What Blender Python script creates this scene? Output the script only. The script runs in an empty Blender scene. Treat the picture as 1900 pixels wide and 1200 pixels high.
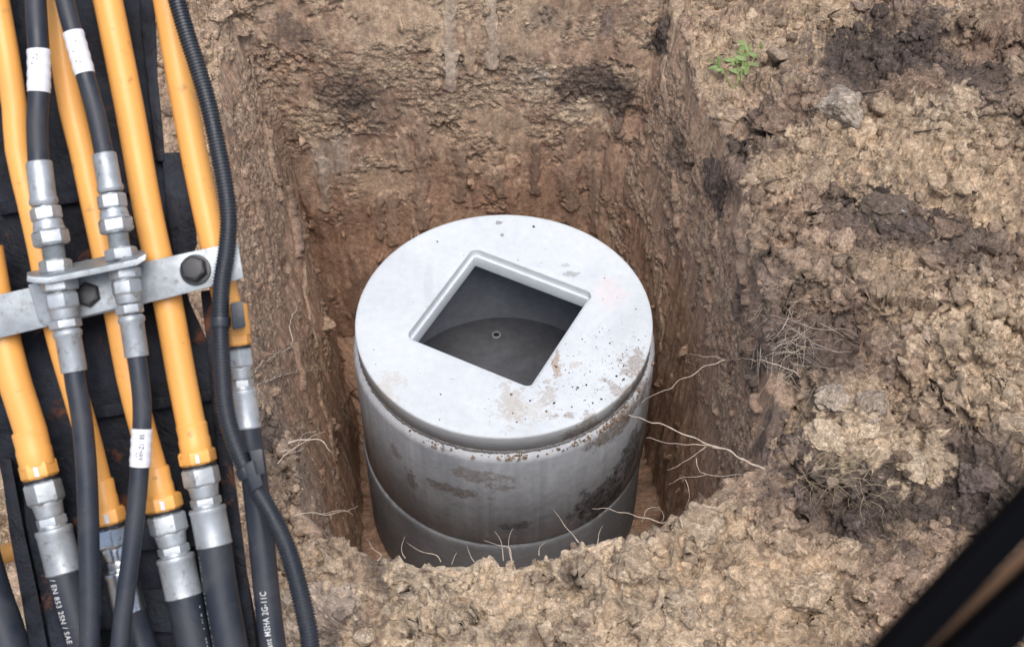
import bpy, math, random
import numpy as np
from concurrent.futures import ThreadPoolExecutor
from mathutils import Vector
from mathutils.bvhtree import BVHTree

random.seed(7)
rng = np.random.default_rng(11)
scene = bpy.context.scene
col = scene.collection
QUAL = 1.0                       # mesh density of the soil

# ------------------------------------------------------------------ camera, light, exposure
FPX = 2556.0                     # focal length in photograph pixels (1900 wide)
PITCH = math.radians(48.57)
CAM = np.array([0.0316, -3.5886, 4.0326])
FW = np.array([0, math.cos(PITCH), -math.sin(PITCH)])
RT = np.array([1.0, 0, 0])
UP = np.cross(RT, FW)

cd = bpy.data.cameras.new('camera')
cam = bpy.data.objects.new('camera', cd)
col.objects.link(cam)
cam.location = CAM
cam.rotation_euler = (math.pi / 2 - PITCH, 0, 0)
cd.sensor_width = 36
cd.lens = FPX / 1900 * 36
cd.clip_start = 0.02
cd.clip_end = 300
cd.dof.use_dof = True
cd.dof.focus_distance = 4.2
cd.dof.aperture_fstop = 20
scene.camera = cam

world = bpy.data.worlds.new('World')
scene.world = world
world.use_nodes = True
wn = world.node_tree
bg = wn.nodes['Background']
sky = wn.nodes.new('ShaderNodeTexSky')
sky.sky_type = 'NISHITA'
sky.sun_disc = False
SUN_EL, SUN_AZ = math.radians(72), math.radians(168)   # azimuth from +Y towards +X
sky.sun_elevation = SUN_EL
sky.sun_rotation = SUN_AZ
sky.air_density = 1.0
sky.dust_density = 4.0
sky.ozone_density = 1.0
bg.inputs['Strength'].default_value = 0.105
wn.links.new(sky.outputs['Color'], bg.inputs['Color'])
sl = bpy.data.lights.new('sun', 'SUN')
sl.energy = 1.8
sl.angle = math.radians(48)
sl.color = (1.0, 0.99, 0.98)
sun = bpy.data.objects.new('sun', sl)
col.objects.link(sun)
sd = Vector((math.sin(SUN_AZ) * math.cos(SUN_EL), math.cos(SUN_AZ) * math.cos(SUN_EL), math.sin(SUN_EL)))
sun.rotation_euler = sd.to_track_quat('Z', 'Y').to_euler()
sun.location = (0, 0, 12)
scene.view_settings.view_transform = 'Standard'
scene.view_settings.look = 'None'
scene.view_settings.exposure = 0.70
scene.view_settings.gamma = 1.0
scene.cycles.max_bounces = 8
scene.cycles.diffuse_bounces = 6


def ray(px, py):
    return FW + (px - 950) / FPX * RT - (py - 600) / FPX * UP


def at(px, py, depth):
    """a point `depth` metres along the viewing axis"""
    return CAM + depth * ray(px, py)


def on_plane(px, py, z):
    d = ray(px, py)
    return CAM + (z - CAM[2]) / d[2] * d


# ------------------------------------------------------------------ materials
def nodes_of(name):
    m = bpy.data.materials.new(name)
    m.use_nodes = True
    nt = m.node_tree
    return m, nt, nt.nodes['Principled BSDF']


def N(nt, t, **kw):
    n = nt.nodes.new(t)
    for k, v in kw.items():
        if k in n.inputs:
            n.inputs[k].default_value = v
        else:
            setattr(n, k, v)
    return n


def noise(nt, scale, detail=4, rough=.6, coord=None, dist=0.0):
    n = N(nt, 'ShaderNodeTexNoise')
    n.inputs['Scale'].default_value = scale
    n.inputs['Detail'].default_value = detail
    n.inputs['Roughness'].default_value = rough
    n.inputs['Distortion'].default_value = dist
    if coord:
        nt.links.new(coord, n.inputs['Vector'])
    return n.outputs['Fac']


def ramp(nt, fac, lo, hi, a=0.0, b=1.0):
    n = N(nt, 'ShaderNodeMapRange')
    n.clamp = True
    n.inputs['From Min'].default_value = lo
    n.inputs['From Max'].default_value = hi
    n.inputs['To Min'].default_value = a
    n.inputs['To Max'].default_value = b
    nt.links.new(fac, n.inputs['Value'])
    return n.outputs['Result']


def mixc(nt, fac, a, b, mode='MIX'):
    n = N(nt, 'ShaderNodeMix', data_type='RGBA', blend_type=mode)
    for sock, v in ((n.inputs[0], fac), (n.inputs[6], a), (n.inputs[7], b)):
        if hasattr(v, 'is_linked'):
            nt.links.new(v, sock)
        elif isinstance(v, (int, float)):
            sock.default_value = v
        else:
            sock.default_value = (*v, 1)
    return n.outputs[2]


def math_n(nt, op, a, b=None):
    n = N(nt, 'ShaderNodeMath', operation=op)
    for i, v in enumerate((a, b)):
        if v is None:
            continue
        if hasattr(v, 'is_linked'):
            nt.links.new(v, n.inputs[i])
        else:
            n.inputs[i].default_value = v
    return n.outputs[0]


def bump(nt, bsdf, h, strength, dist, prev=None):
    b = N(nt, 'ShaderNodeBump')
    b.inputs['Strength'].default_value = strength
    b.inputs['Distance'].default_value = dist
    nt.links.new(h, b.inputs['Height'])
    if prev:
        nt.links.new(prev, b.inputs['Normal'])
    nt.links.new(b.outputs['Normal'], bsdf.inputs['Normal'])
    return b.outputs['Normal']


def objco(nt):
    return N(nt, 'ShaderNodeTexCoord').outputs['Object']


def soil_material():
    m, nt, b = nodes_of('soil')
    at_ = N(nt, 'ShaderNodeAttribute', attribute_name='tone')
    co = objco(nt)
    n1 = noise(nt, 55, 7, .72, co)
    n2 = noise(nt, 230, 3, .7, co)
    n3 = noise(nt, 20, 6, .7, co, .5)
    v = N(nt, 'ShaderNodeTexVoronoi')
    v.inputs['Scale'].default_value = 95
    wv = N(nt, 'ShaderNodeVectorMath', operation='ADD')
    nc_ = N(nt, 'ShaderNodeTexNoise')
    nc_.inputs['Scale'].default_value = 60
    nt.links.new(co, nc_.inputs['Vector'])
    sc_ = N(nt, 'ShaderNodeVectorMath', operation='SCALE')
    sc_.inputs['Scale'].default_value = .012
    nt.links.new(nc_.outputs['Color'], sc_.inputs[0])
    nt.links.new(co, wv.inputs[0])
    nt.links.new(sc_.outputs[0], wv.inputs[1])
    nt.links.new(wv.outputs[0], v.inputs['Vector'])
    gr = N(nt, 'ShaderNodeSeparateColor')
    nt.links.new(v.outputs['Color'], gr.inputs[0])
    mixg = math_n(nt, 'ADD', math_n(nt, 'MULTIPLY', math_n(nt, 'SUBTRACT', gr.outputs[0], .5), at_.outputs['Alpha']), .5)
    c = mixc(nt, 1.0, at_.outputs['Color'], mixc(nt, ramp(nt, n1, .3, .7), (.60, .59, .58), (1.32, 1.32, 1.32)), 'MULTIPLY')
    c = mixc(nt, 1.0, c, mixc(nt, ramp(nt, n2, .33, .68), (.72, .70, .68), (1.24, 1.25, 1.26)), 'MULTIPLY')
    c = mixc(nt, 1.0, c, mixc(nt, mixg, (.78, .77, .76), (1.2, 1.2, 1.2)), 'MULTIPLY')
    c = mixc(nt, ramp(nt, n3, .60, .68, 0, .35), c, (.085, .066, .054))
    nt.links.new(c, b.inputs['Base Color'])
    b.inputs['Roughness'].default_value = .96
    b.inputs['Specular IOR Level'].default_value = .12
    cr_ = ramp(nt, at_.outputs['Alpha'], 0, 1, .12, 1.0)
    p = bump(nt, b, math_n(nt, 'MULTIPLY', n1, cr_), 1.0, .016)
    p = bump(nt, b, math_n(nt, 'MULTIPLY', math_n(nt, 'SUBTRACT', 1.0, v.outputs['Distance']), cr_), .7, .006, p)
    bump(nt, b, n2, .55, .0035, p)
    return m


def yellow_paint():
    m, nt, b = nodes_of('yellow_paint')
    co = objco(nt)
    n1 = noise(nt, 9, 6, .6, co)
    n2 = noise(nt, 70, 4, .6, co)
    c = mixc(nt, ramp(nt, n1, .35, .7), (.80, .395, .100), (.72, .35, .090))
    c = mixc(nt, ramp(nt, n2, .63, .74, 0, .6), c, (.25, .14, .06))
    c = mixc(nt, ramp(nt, noise(nt, 28, 7, .75, co, .8), .64, .70, 0, .55), c, (.34, .25, .16))
    nt.links.new(c, b.inputs['Base Color'])
    nt.links.new(ramp(nt, n1, .3, .7, .36, .5), b.inputs['Roughness'])
    bump(nt, b, noise(nt, 160, 2, .5, co), .06, .002)
    return m


def black_steel():
    m, nt, b = nodes_of('black_painted_steel')
    co = objco(nt)
    n1 = noise(nt, 14, 6, .68, co, .6)
    n2 = noise(nt, 45, 5, .7, co)
    n3 = noise(nt, 6, 4, .6, co)
    c = mixc(nt, ramp(nt, n2, .35, .7), (.005, .0055, .008), (.016, .019, .027))
    c = mixc(nt, ramp(nt, n3, .50, .66, 0, .7), c, (.040, .047, .064))
    c = mixc(nt, ramp(nt, n1, .60, .68, 0, .85), c, (.13, .048, .020))
    nt.links.new(c, b.inputs['Base Color'])
    b.inputs['Specular IOR Level'].default_value = .16
    nt.links.new(ramp(nt, n2, .3, .7, .4, .75), b.inputs['Roughness'])
    p = bump(nt, b, n1, .5, .012)
    bump(nt, b, n2, .35, .004, p)
    return m


def zinc(name, base, rough, metal):
    m, nt, b = nodes_of(name)
    co = objco(nt)
    n1 = noise(nt, 25, 6, .65, co)
    n2 = noise(nt, 120, 4, .6, co)
    c = mixc(nt, ramp(nt, n1, .35, .68), base, tuple(x * .58 for x in base))
    c = mixc(nt, ramp(nt, n2, .58, .72, 0, .65), c, (.13, .10, .07))
    nt.links.new(c, b.inputs['Base Color'])
    b.inputs['Metallic'].default_value = metal
    nt.links.new(ramp(nt, n1, .3, .7, rough - .06, rough + .12), b.inputs['Roughness'])
    bump(nt, b, n2, .12, .002)
    return m


def rubber(name, base, rough, dirt=.4):
    m, nt, b = nodes_of(name)
    co = objco(nt)
    n1 = noise(nt, 18, 6, .65, co, .5)
    n2 = noise(nt, 140, 4, .65, co)
    c = mixc(nt, ramp(nt, n1, .42, .70, 0, dirt), base, (.062, .062, .066))
    c = mixc(nt, ramp(nt, n2, .62, .75, 0, .5 * dirt), c, (.16, .13, .10))
    nt.links.new(c, b.inputs['Base Color'])
    nt.links.new(ramp(nt, n1, .3, .7, rough - .06, rough + .16), b.inputs['Roughness'])
    bump(nt, b, n2, .10, .002)
    return m


def blob_mask(nt, co, cx, cy, cz, sx, sy, sz, wob, sc):
    """a stain with its own ragged outline, in the object's coordinates"""
    mp = N(nt, 'ShaderNodeMapping')
    mp.vector_type = 'POINT'
    nt.links.new(co, mp.inputs['Vector'])
    mp.inputs['Location'].default_value = (-cx / sx, -cy / sy, -cz / sz)
    mp.inputs['Scale'].default_value = (1 / sx, 1 / sy, 1 / sz)
    ln = N(nt, 'ShaderNodeVectorMath', operation='LENGTH')
    nt.links.new(mp.outputs[0], ln.inputs[0])
    nz = noise(nt, sc, 6, .7, co)
    d = math_n(nt, 'ADD', ln.outputs['Value'], math_n(nt, 'MULTIPLY', math_n(nt, 'SUBTRACT', nz, .5), wob * 3.0))
    fine_ = ramp(nt, noise(nt, sc * 4.5, 5, .75, co), .30, .62, .25, 1.0)
    return math_n(nt, 'MULTIPLY', ramp(nt, d, 1.0, .70), fine_)


def concrete(name, base, lo, stains=(), band=None, pits=.5, mott=((.84,) * 3, (1.10,) * 3)):
    m, nt, b = nodes_of(name)
    co = objco(nt)
    n1 = noise(nt, 3.2, 7, .62, co, .6)
    n2 = noise(nt, 30, 6, .7, co)
    n3 = noise(nt, 150, 3, .6, co)
    c = mixc(nt, ramp(nt, n1, .35, .68), base, lo)
    c = mixc(nt, 1.0, c, mixc(nt, ramp(nt, n2, .3, .7), mott[0], mott[1]), 'MULTIPLY')
    v = N(nt, 'ShaderNodeTexVoronoi')
    v.inputs['Scale'].default_value = 42
    nt.links.new(co, v.inputs['Vector'])
    gate = ramp(nt, noise(nt, 9, 3, .6, co), .52, .6)
    spk = math_n(nt, 'MULTIPLY', ramp(nt, v.outputs['Distance'], .10, .06), gate)
    c = mixc(nt, math_n(nt, 'MULTIPLY', spk, pits), c, (.10, .095, .09))
    if band:
        sep = N(nt, 'ShaderNodeSeparateXYZ')
        nt.links.new(co, sep.inputs[0])
        zz = math_n(nt, 'ADD', sep.outputs['Z'], math_n(nt, 'MULTIPLY', math_n(nt, 'SUBTRACT', noise(nt, 7, 5, .6, co), .5), band[2]))
        c = mixc(nt, ramp(nt, zz, band[0], band[1], 0, band[4]), c, band[3])
    for s in stains:
        msk = blob_mask(nt, co, *s[:6], s[8], s[9])
        c = mixc(nt, math_n(nt, 'MULTIPLY', msk, s[7]), c, s[6])
    nt.links.new(c, b.inputs['Base Color'])
    b.inputs['Roughness'].default_value = .95
    b.inputs['Specular IOR Level'].default_value = .10
    p = bump(nt, b, n2, .18, .006)
    p = bump(nt, b, n3, .12, .002, p)
    inv = math_n(nt, 'SUBTRACT', 1.0, spk)
    bump(nt, b, inv, .3, .004, p)
    return m


def plain(name, base, rough=.6, var=.25, sc=40, metal=0.0, spec=.5):
    m, nt, b = nodes_of(name)
    b.inputs['Specular IOR Level'].default_value = spec
    co = objco(nt)
    n1 = noise(nt, sc, 5, .6, co)
    c = mixc(nt, ramp(nt, n1, .3, .7), base, tuple(x * (1 - var) for x in base))
    nt.links.new(c, b.inputs['Base Color'])
    b.inputs['Roughness'].default_value = rough
    b.inputs['Metallic'].default_value = metal
    bump(nt, b, n1, .2, .003)
    return m


M = dict(
    soil=soil_material(), yellow=yellow_paint(), black=black_steel(),
    zinc=zinc('zinc_plated_steel', (.50, .535, .56), .48, .6),
    chrome=zinc('bright_plated_steel', (.70, .72, .74), .22, .95),
    galv=zinc('galvanised_bar', (.40, .435, .455), .46, .55),
    rubber=rubber('hose_rubber', (.017, .022, .033), .47, .5),
    conduit=rubber('conduit_plastic', (.014, .019, .028), .40, .25),
    bolt=rubber('blackened_bolt', (.020, .020, .024), .45, .35),
    seal=plain('black_seal', (.012, .012, .014), .6),
    sleeve=plain('white_sleeve', (.72, .73, .76), .55, .06, 60),
    print=plain('white_print', (.70, .70, .70), .7, .5, 900),
    ink=plain('black_ink', (.04, .04, .05), .7),
    chip=plain('paint_marker', (.75, .76, .80), .5),
    root=plain('pale_root', (.56, .455, .355), .85, .45, 120),
    darkroot=plain('brown_root', (.17, .12, .085), .9, .5, 120),
    straw=plain('dry_grass', (.52, .42, .27), .8, .5, 60),
    blade=plain('green_leaf', (.20, .28, .085), .6, .45, 60),
    twig=plain('dark_twig', (.055, .042, .034), .9, .4, 90),
    bar=plain('black_rail_paint', (.002, .0023, .0035), .75, .2, 30, 0.0, .04),
    brown=plain('brown_strip', (.22, .11, .05), .6, .3, 30),
)

# ------------------------------------------------------------------ object helpers


def tag(o, label=None, cat=None, group=None, kind=None):
    for k, v in (('label', label), ('category', cat), ('group', group), ('kind', kind)):
        if v:
            o[k] = v
    return o


def empty(name, loc):
    o = bpy.data.objects.new(name, None)
    o.location = [float(x) for x in loc]
    o.empty_display_size = .05
    col.objects.link(o)
    return o


def np_mesh(name, V, F, mat, tone=None, smooth=True):
    """V (n,3), F (m,3|4) -> mesh"""
    me = bpy.data.meshes.new(name)
    V = np.ascontiguousarray(V, np.float32)
    F = np.ascontiguousarray(F, np.int32)
    k = F.shape[1]
    me.vertices.add(len(V))
    me.vertices.foreach_set('co', V.ravel())
    me.loops.add(F.size)
    me.loops.foreach_set('vertex_index', F.ravel())
    me.polygons.add(len(F))
    me.polygons.foreach_set('loop_start', np.arange(0, F.size, k, dtype=np.int32))
    me.polygons.foreach_set('loop_total', np.full(len(F), k, np.int32))
    if smooth:
        me.polygons.foreach_set('use_smooth', np.ones(len(F), bool))
    me.update(calc_edges=True)
    if tone is not None:
        a = me.color_attributes.new('tone', 'FLOAT_COLOR', 'POINT')
        a.data.foreach_set('color', (tone if tone.shape[1] == 4 else np.concatenate([tone, np.ones((len(V), 1))], 1)).astype(np.float32).ravel())
    me.materials.append(mat)
    return me


def link(name, me, parent=None):
    o = bpy.data.objects.new(name, me)
    col.objects.link(o)
    if parent:
        o.parent = parent
    return o


class MB:
    """collects shapes in world coordinates; build() makes them ONE mesh object"""

    def __init__(s):
        s.v, s.f = [], []

    def add(s, V, F):
        o = len(s.v)
        s.v += [tuple(map(float, p)) for p in V]
        s.f += [tuple(i + o for i in f) for f in F]

    def sweep(s, pts, radii, n=20, cap=True, ref=None, phase=0.0):
        pts = np.asarray(pts, float)
        k = len(pts)
        radii = np.broadcast_to(np.asarray(radii, float), (k,))
        T = np.gradient(pts, axis=0)
        T /= np.linalg.norm(T, axis=1)[:, None] + 1e-12
        if ref is None:
            ref = -FW
        V, F = [], []
        nrm = np.asarray(ref, float)
        for i in range(k):
            nrm = nrm - T[i] * nrm.dot(T[i])
            nrm /= np.linalg.norm(nrm) + 1e-12
            b = np.cross(T[i], nrm)
            for j in range(n):
                a = 2 * math.pi * j / n + phase
                V.append(pts[i] + radii[i] * (math.cos(a) * nrm + math.sin(a) * b))
        for i in range(k - 1):
            for j in range(n):
                a, b2 = i * n + j, i * n + (j + 1) % n
                F.append((a, b2, b2 + n, a + n))
        if cap:
            F.append(tuple(range(n - 1, -1, -1)))
            F.append(tuple(range((k - 1) * n, k * n)))
        s.add(V, F)

    def axis(s, a, b, prof, n=24, phase=0.0):
        """lathe along a->b; prof = [(t, r)], t in 0..1"""
        a, b = np.asarray(a, float), np.asarray(b, float)
        s.sweep_straight(a, b, prof, n, phase)

    def sweep_straight(s, a, b, prof, n, phase):
        T = (b - a) / np.linalg.norm(b - a)
        nrm = -FW - T * (-FW).dot(T)
        if np.linalg.norm(nrm) < 1e-3:
            nrm = UP - T * UP.dot(T)
        nrm /= np.linalg.norm(nrm)
        bb = np.cross(T, nrm)
        V, F = [], []
        for t, r in prof:
            c = a + (b - a) * t
            for j in range(n):
                g = 2 * math.pi * j / n + phase
                V.append(c + r * (math.cos(g) * nrm + math.sin(g) * bb))
        k = len(prof)
        for i in range(k - 1):
            for j in range(n):
                p, q = i * n + j, i * n + (j + 1) % n
                F.append((p, q, q + n, p + n))
        F.append(tuple(range(n - 1, -1, -1)))
        F.append(tuple(range((k - 1) * n, k * n)))
        s.add(V, F)

    def prism(s, front, back):
        """two matching outlines joined by sides"""
        n = len(front)
        F = [tuple(range(n)), tuple(range(2 * n - 1, n - 1, -1))]
        for i in range(n):
            j = (i + 1) % n
            F.append((i, i + n, j + n, j))
        s.add(list(front) + list(back), F)

    def build(s, name, mat, parent=None, angle=35, bevel=0.0, origin=None):
        me = bpy.data.meshes.new(name)
        V = np.array(s.v)
        off = np.zeros(3)
        if parent is not None:
            p = parent
            while p is not None:
                off = off + np.array(p.location)
                p = p.parent
        loc = np.zeros(3)
        if origin is not None:
            loc = np.asarray(origin, float)
            off = off + loc
        me.from_pydata((V - off).tolist(), [], s.f)
        me.update()
        import bmesh
        bm = bmesh.new()
        bm.from_mesh(me)
        bmesh.ops.recalc_face_normals(bm, faces=bm.faces)
        if bevel:
            ed = [e for e in bm.edges if len(e.link_faces) == 2 and e.calc_face_angle() > .6]
            bmesh.ops.bevel(bm, geom=ed, offset=bevel, segments=2, affect='EDGES', profile=.6)
        bm.to_mesh(me)
        bm.free()
        me.polygons.foreach_set('use_smooth', np.ones(len(me.polygons), bool))
        me.set_sharp_from_angle(angle=math.radians(angle))
        me.materials.append(mat)
        o = link(name, me, parent)
        o.location = loc
        return o


def catmull(P, step):
    P = np.asarray(P, float)
    Q = np.vstack([2 * P[0] - P[1], P, 2 * P[-1] - P[-2]])
    out = []
    for i in range(1, len(Q) - 2):
        n = max(2, int(np.linalg.norm(Q[i + 1] - Q[i]) / step))
        for t in np.arange(n) / n:
            a, b, c, d = Q[i - 1], Q[i], Q[i + 1], Q[i + 2]
            out.append(.5 * (2 * b + (c - a) * t + (2 * a - 5 * b + 4 * c - d) * t * t + (3 * b - a - 3 * c + d) * t ** 3))
    out.append(P[-1])
    return np.array(out)


# ------------------------------------------------------------------ noise fields
_p = np.random.default_rng(5).permutation(256).astype(np.int32)
PERM = np.concatenate([_p, _p, _p])
GR = np.random.default_rng(6).normal(size=(256, 3)).astype(np.float32)
GR /= np.linalg.norm(GR, axis=1)[:, None]
RND = np.random.default_rng(8).random((256, 6)).astype(np.float32)
POOL = ThreadPoolExecutor(4)


def chunked(fn):
    def run(P, *a, **k):
        P = np.ascontiguousarray(P, np.float32)
        parts = np.array_split(np.arange(len(P)), 8)
        rs = list(POOL.map(lambda ix: fn(P[ix[0]:ix[-1] + 1], *a, **k) if len(ix) else None, parts))
        rs = [r for r in rs if r is not None]
        if isinstance(rs[0], tuple):
            return tuple(np.concatenate(x) for x in zip(*rs))
        return np.concatenate(rs)
    return run


def _perlin(P, seed):
    P = P + np.float32(seed * 17.31)
    I = np.floor(P).astype(np.int32)
    f = P - I
    I &= 255
    u = f * f * f * (f * (f * 6 - 15) + 10)
    out = np.zeros(len(P), np.float32)
    for dx in (0, 1):
        a = PERM[(I[:, 0] + dx) & 255]
        wx = u[:, 0] if dx else 1 - u[:, 0]
        for dy in (0, 1):
            b = PERM[a + ((I[:, 1] + dy) & 255)]
            wy = wx * (u[:, 1] if dy else 1 - u[:, 1])
            for dz in (0, 1):
                g = GR[PERM[b + ((I[:, 2] + dz) & 255)]]
                d = g[:, 0] * (f[:, 0] - dx) + g[:, 1] * (f[:, 1] - dy) + g[:, 2] * (f[:, 2] - dz)
                out += wy * (u[:, 2] if dz else 1 - u[:, 2]) * d
    return out


@chunked
def fbm(P, freq, octv=4, gain=.5, seed=0):
    P = P * np.float32(freq)
    o, a, s = np.zeros(len(P), np.float32), 1.0, 0.0
    for k in range(octv):
        o += a * _perlin(P, seed + k * 1.7)
        s += a
        a *= gain
        P = P * 2.03
    return o / s * 1.6


@chunked
def domes(P, freq, seed=0):
    """union of random half-buried balls: (height, random number of the ball)"""
    P = P * np.float32(freq) + np.float32(seed * 31.7)
    I = np.floor(P).astype(np.int32)
    best = np.zeros(len(P), np.float32)
    rid = np.full(len(P), .5, np.float32)
    for dx in (-1, 0, 1):
        a = PERM[(I[:, 0] + dx) & 255]
        for dy in (-1, 0, 1):
            b = PERM[a + ((I[:, 1] + dy) & 255)]
            for dz in (-1, 0, 1):
                h = RND[PERM[b + ((I[:, 2] + dz) & 255)]]
                d2 = (I[:, 0] + dx + h[:, 0] - P[:, 0]) ** 2 + (I[:, 1] + dy + h[:, 1] - P[:, 1]) ** 2 + (I[:, 2] + dz + h[:, 2] - P[:, 2]) ** 2
                r = .28 + .5 * h[:, 3] ** 2
                q = np.sqrt(np.maximum(0, 1 - d2 / (r * r))) * r
                q = np.minimum(q, (.38 + .5 * h[:, 5]) * r)
                m = q > best
                best = np.where(m, q, best)
                rid = np.where(m, h[:, 4], rid)
    return best, rid


@chunked
def plates(P, freq, seed=0):
    """broken clay: distance to the nearest crack, and a random number and tilt for each piece"""
    P = P * np.float32(freq) + np.float32(seed * 23.1)
    I = np.floor(P).astype(np.int32)
    f1 = np.full(len(P), 9, np.float32)
    f2 = np.full(len(P), 9, np.float32)
    rid = np.zeros(len(P), np.float32)
    tlt = np.zeros(len(P), np.float32)
    for dx in (-1, 0, 1):
        a = PERM[(I[:, 0] + dx) & 255]
        for dy in (-1, 0, 1):
            b = PERM[a + ((I[:, 1] + dy) & 255)]
            for dz in (-1, 0, 1):
                h = RND[PERM[b + ((I[:, 2] + dz) & 255)]]
                e0, e1, e2 = I[:, 0] + dx + h[:, 0] - P[:, 0], I[:, 1] + dy + h[:, 1] - P[:, 1], I[:, 2] + dz + h[:, 2] - P[:, 2]
                d = np.sqrt(e0 * e0 + e1 * e1 + e2 * e2)
                m = d < f1
                f2 = np.where(m, f1, np.minimum(f2, d))
                f1 = np.where(m, d, f1)
                rid = np.where(m, h[:, 4], rid)
                tlt = np.where(m, e0 * (h[:, 5] - .5) + e1 * (h[:, 3] - .5), tlt)
    return f2 - f1, rid, tlt


def sstep(a, b, x):
    t = np.clip((x - a) / (b - a), 0, 1)
    return t * t * (3 - 2 * t)


# ------------------------------------------------------------------ the ground and the pit
ZB = -1.22
RIM = np.array([(-1.17, 1.22), (.69, 1.25), (.80, .66), (.85, .45), (.885, .05), (.87, -.3), (.88, -.55), (.86, -.85), (.82, -1.10),
                (.68, -1.19), (.52, -1.31), (.28, -1.41), (.10, -1.46), (-.16, -1.46), (-.38, -1.45), (-.47, -1.40), (-.60, -1.27), (-.65, -1.03), (-.80, -.78), (-1.00, -.40), (-1.12, .3)])
BOT = np.array([(-.88, .95), (.37, .98), (.62, .45), (.70, 0), (.72, -.5), (.70, -.98), (.30, -1.05), (-.35, -1.05), (-.58, -.95), (-.625, -.55), (-.64, -.1), (-.70, .4)])
OC = np.array([-.05, -.15])


def polar(poly, th):
    d = np.stack([np.cos(th), np.sin(th)], 1)
    r = np.full(len(th), 1e9)
    for i in range(len(poly)):
        a, b = poly[i] - OC, poly[(i + 1) % len(poly)] - OC
        e = b - a
        den = d[:, 0] * e[1] - d[:, 1] * e[0]
        den = np.where(abs(den) < 1e-9, 1e-9, den)
        t = (a[0] * e[1] - a[1] * e[0]) / den
        s = (a[0] * d[:, 1] - a[1] * d[:, 0]) / den
        ok = (t > 0) & (s >= -1e-6) & (s <= 1 + 1e-6)
        r = np.where(ok & (t < r), t, r)
    return r


MOUNDS = [(1500, 560, .07, .26), (1280, 1080, .05, .20), (1420, 1010, .06, .16), (1780, 900, -.12, .20), (1650, 1000, -.05, .2), (1560, 200, .06, .25),
          (1690, 400, .06, .2), (1600, 760, .05, .16), (850, 1130, -.02, .2), (640, 1090, .03, .15), (1850, 600, .05, .3), (1330, 330, .03, .12), (520, 880, .05, .12), (1800, 200, .10, .5)]
MO = [(*on_plane(px, py, .55)[:2], a, s) for px, py, a, s in MOUNDS]


def zground(x, y):
    z = .55 + .05 * sstep(.5, 1.4, y) + .035 * np.clip(x - 1.0, 0, 3) + .16 * sstep(.85, 1.25, y) * (1 - sstep(.45, 1.0, x)) * sstep(-1.15, -.85, x)
    for mx, my, a, s in MO:
        z = z + a * np.exp(-((x - mx) ** 2 + (y - my) ** 2) / (2 * s * s))
    return z


def columns():
    ths, t = [], -math.pi
    while t < math.pi:
        ths.append(t)
        d = math.degrees(t)
        if -60 < d < 62:
            s = .0024
        elif 62 <= d < 140:
            s = .0028
        elif -152 < d <= -60:
            s = .0028
        else:
            s = .0048
        t += s / QUAL
    return np.array(ths)


TH = columns()
nc = len(TH)
rb, rr = polar(BOT, TH), polar(RIM, TH)
deg = np.degrees(TH)
Lout = .90 + .90 * sstep(-75, -45, deg) * (1 - sstep(60, 82, deg))
rr = rr + (.018 + .022 * (np.cos(TH) > 0)) * fbm(np.stack([np.cos(TH) * 3, np.sin(TH) * 3, TH * 0], 1), 2.2, 4, .55, 3)

nf, nw0, nw1, no, nfar = 10, int(36 * QUAL), int(250 * QUAL), int(300 * QUAL), 26
rows_r, rows_z = [], []
cosT, sinT = np.cos(TH), np.sin(TH)
xr, yr = OC[0] + rr * cosT, OC[1] + rr * sinT
zr = zground(xr, yr)
for k in range(nf):
    rows_r.append(rb * (k + .02) / nf)
    rows_z.append(np.full(nc, ZB))
vs = np.concatenate([np.linspace(0, .26, nw0, endpoint=False), np.linspace(.26, 1, nw1, endpoint=False)])
for v in vs:
    f = .55 * v + .45 * v ** 3
    rows_r.append(rb + (rr - rb) * f)
    rows_z.append(ZB + (zr - ZB) * v)
irim = len(rows_r)
for k in range(no):
    u = (k / no)
    d = Lout * (.72 * u + .28 * u * u)
    r = rr + d
    rows_r.append(r)
    rows_z.append(zground(OC[0] + r * cosT, OC[1] + r * sinT))
r0 = rows_r[-1]
for k in range(1, nfar + 1):
    r = r0 + .012 * 1.42 ** k
    rows_r.append(r)
    rows_z.append(zground(OC[0] + r * cosT, OC[1] + r * sinT))
RR, ZZ = np.array(rows_r), np.array(rows_z)
# round the rim
for it in range(int(7 * QUAL * QUAL)):
    a, b = irim - 40, irim + 40
    RR[a:b] = .25 * RR[a - 1:b - 1] + .5 * RR[a:b] + .25 * RR[a + 1:b + 1]
    ZZ[a:b] = .25 * ZZ[a - 1:b - 1] + .5 * ZZ[a:b] + .25 * ZZ[a + 1:b + 1]
P = np.stack([OC[0] + RR * cosT, OC[1] + RR * sinT, ZZ], 2)      # rows, columns, 3
nr = len(P)


def grid_normals(P):
    du = np.roll(P, -1, 1) - np.roll(P, 1, 1)
    dv = np.gradient(P, axis=0)
    n = np.cross(du, dv)
    n /= np.linalg.norm(n, axis=2)[..., None] + 1e-12
    return n


def grid_faces(r0, r1, step=1, ncols=nc):
    i = np.arange(r0, r1)[:, None]
    j = np.arange(ncols)[None]
    j2 = (j + 1) % ncols
    a = (i * ncols + j)
    b = (i * ncols + j2)
    return np.stack([a, b, b + ncols, a + ncols], 2).reshape(-1, 4)


def bvh(P, s=4):
    Q = P[::s, ::s]
    F = grid_faces(0, Q.shape[0] - 1, 1, Q.shape[1])
    return BVHTree.FromPolygons(Q.reshape(-1, 3).tolist(), F.tolist())


def hit(tree, px, py, lift=0.0):
    d = Vector(ray(px, py))
    dn = d.normalized()
    loc, nn, i, dist = tree.ray_cast(Vector(CAM), dn)
    if loc is None:
        return on_plane(px, py, .55)
    return np.array(loc) - np.array(dn) * lift


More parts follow.
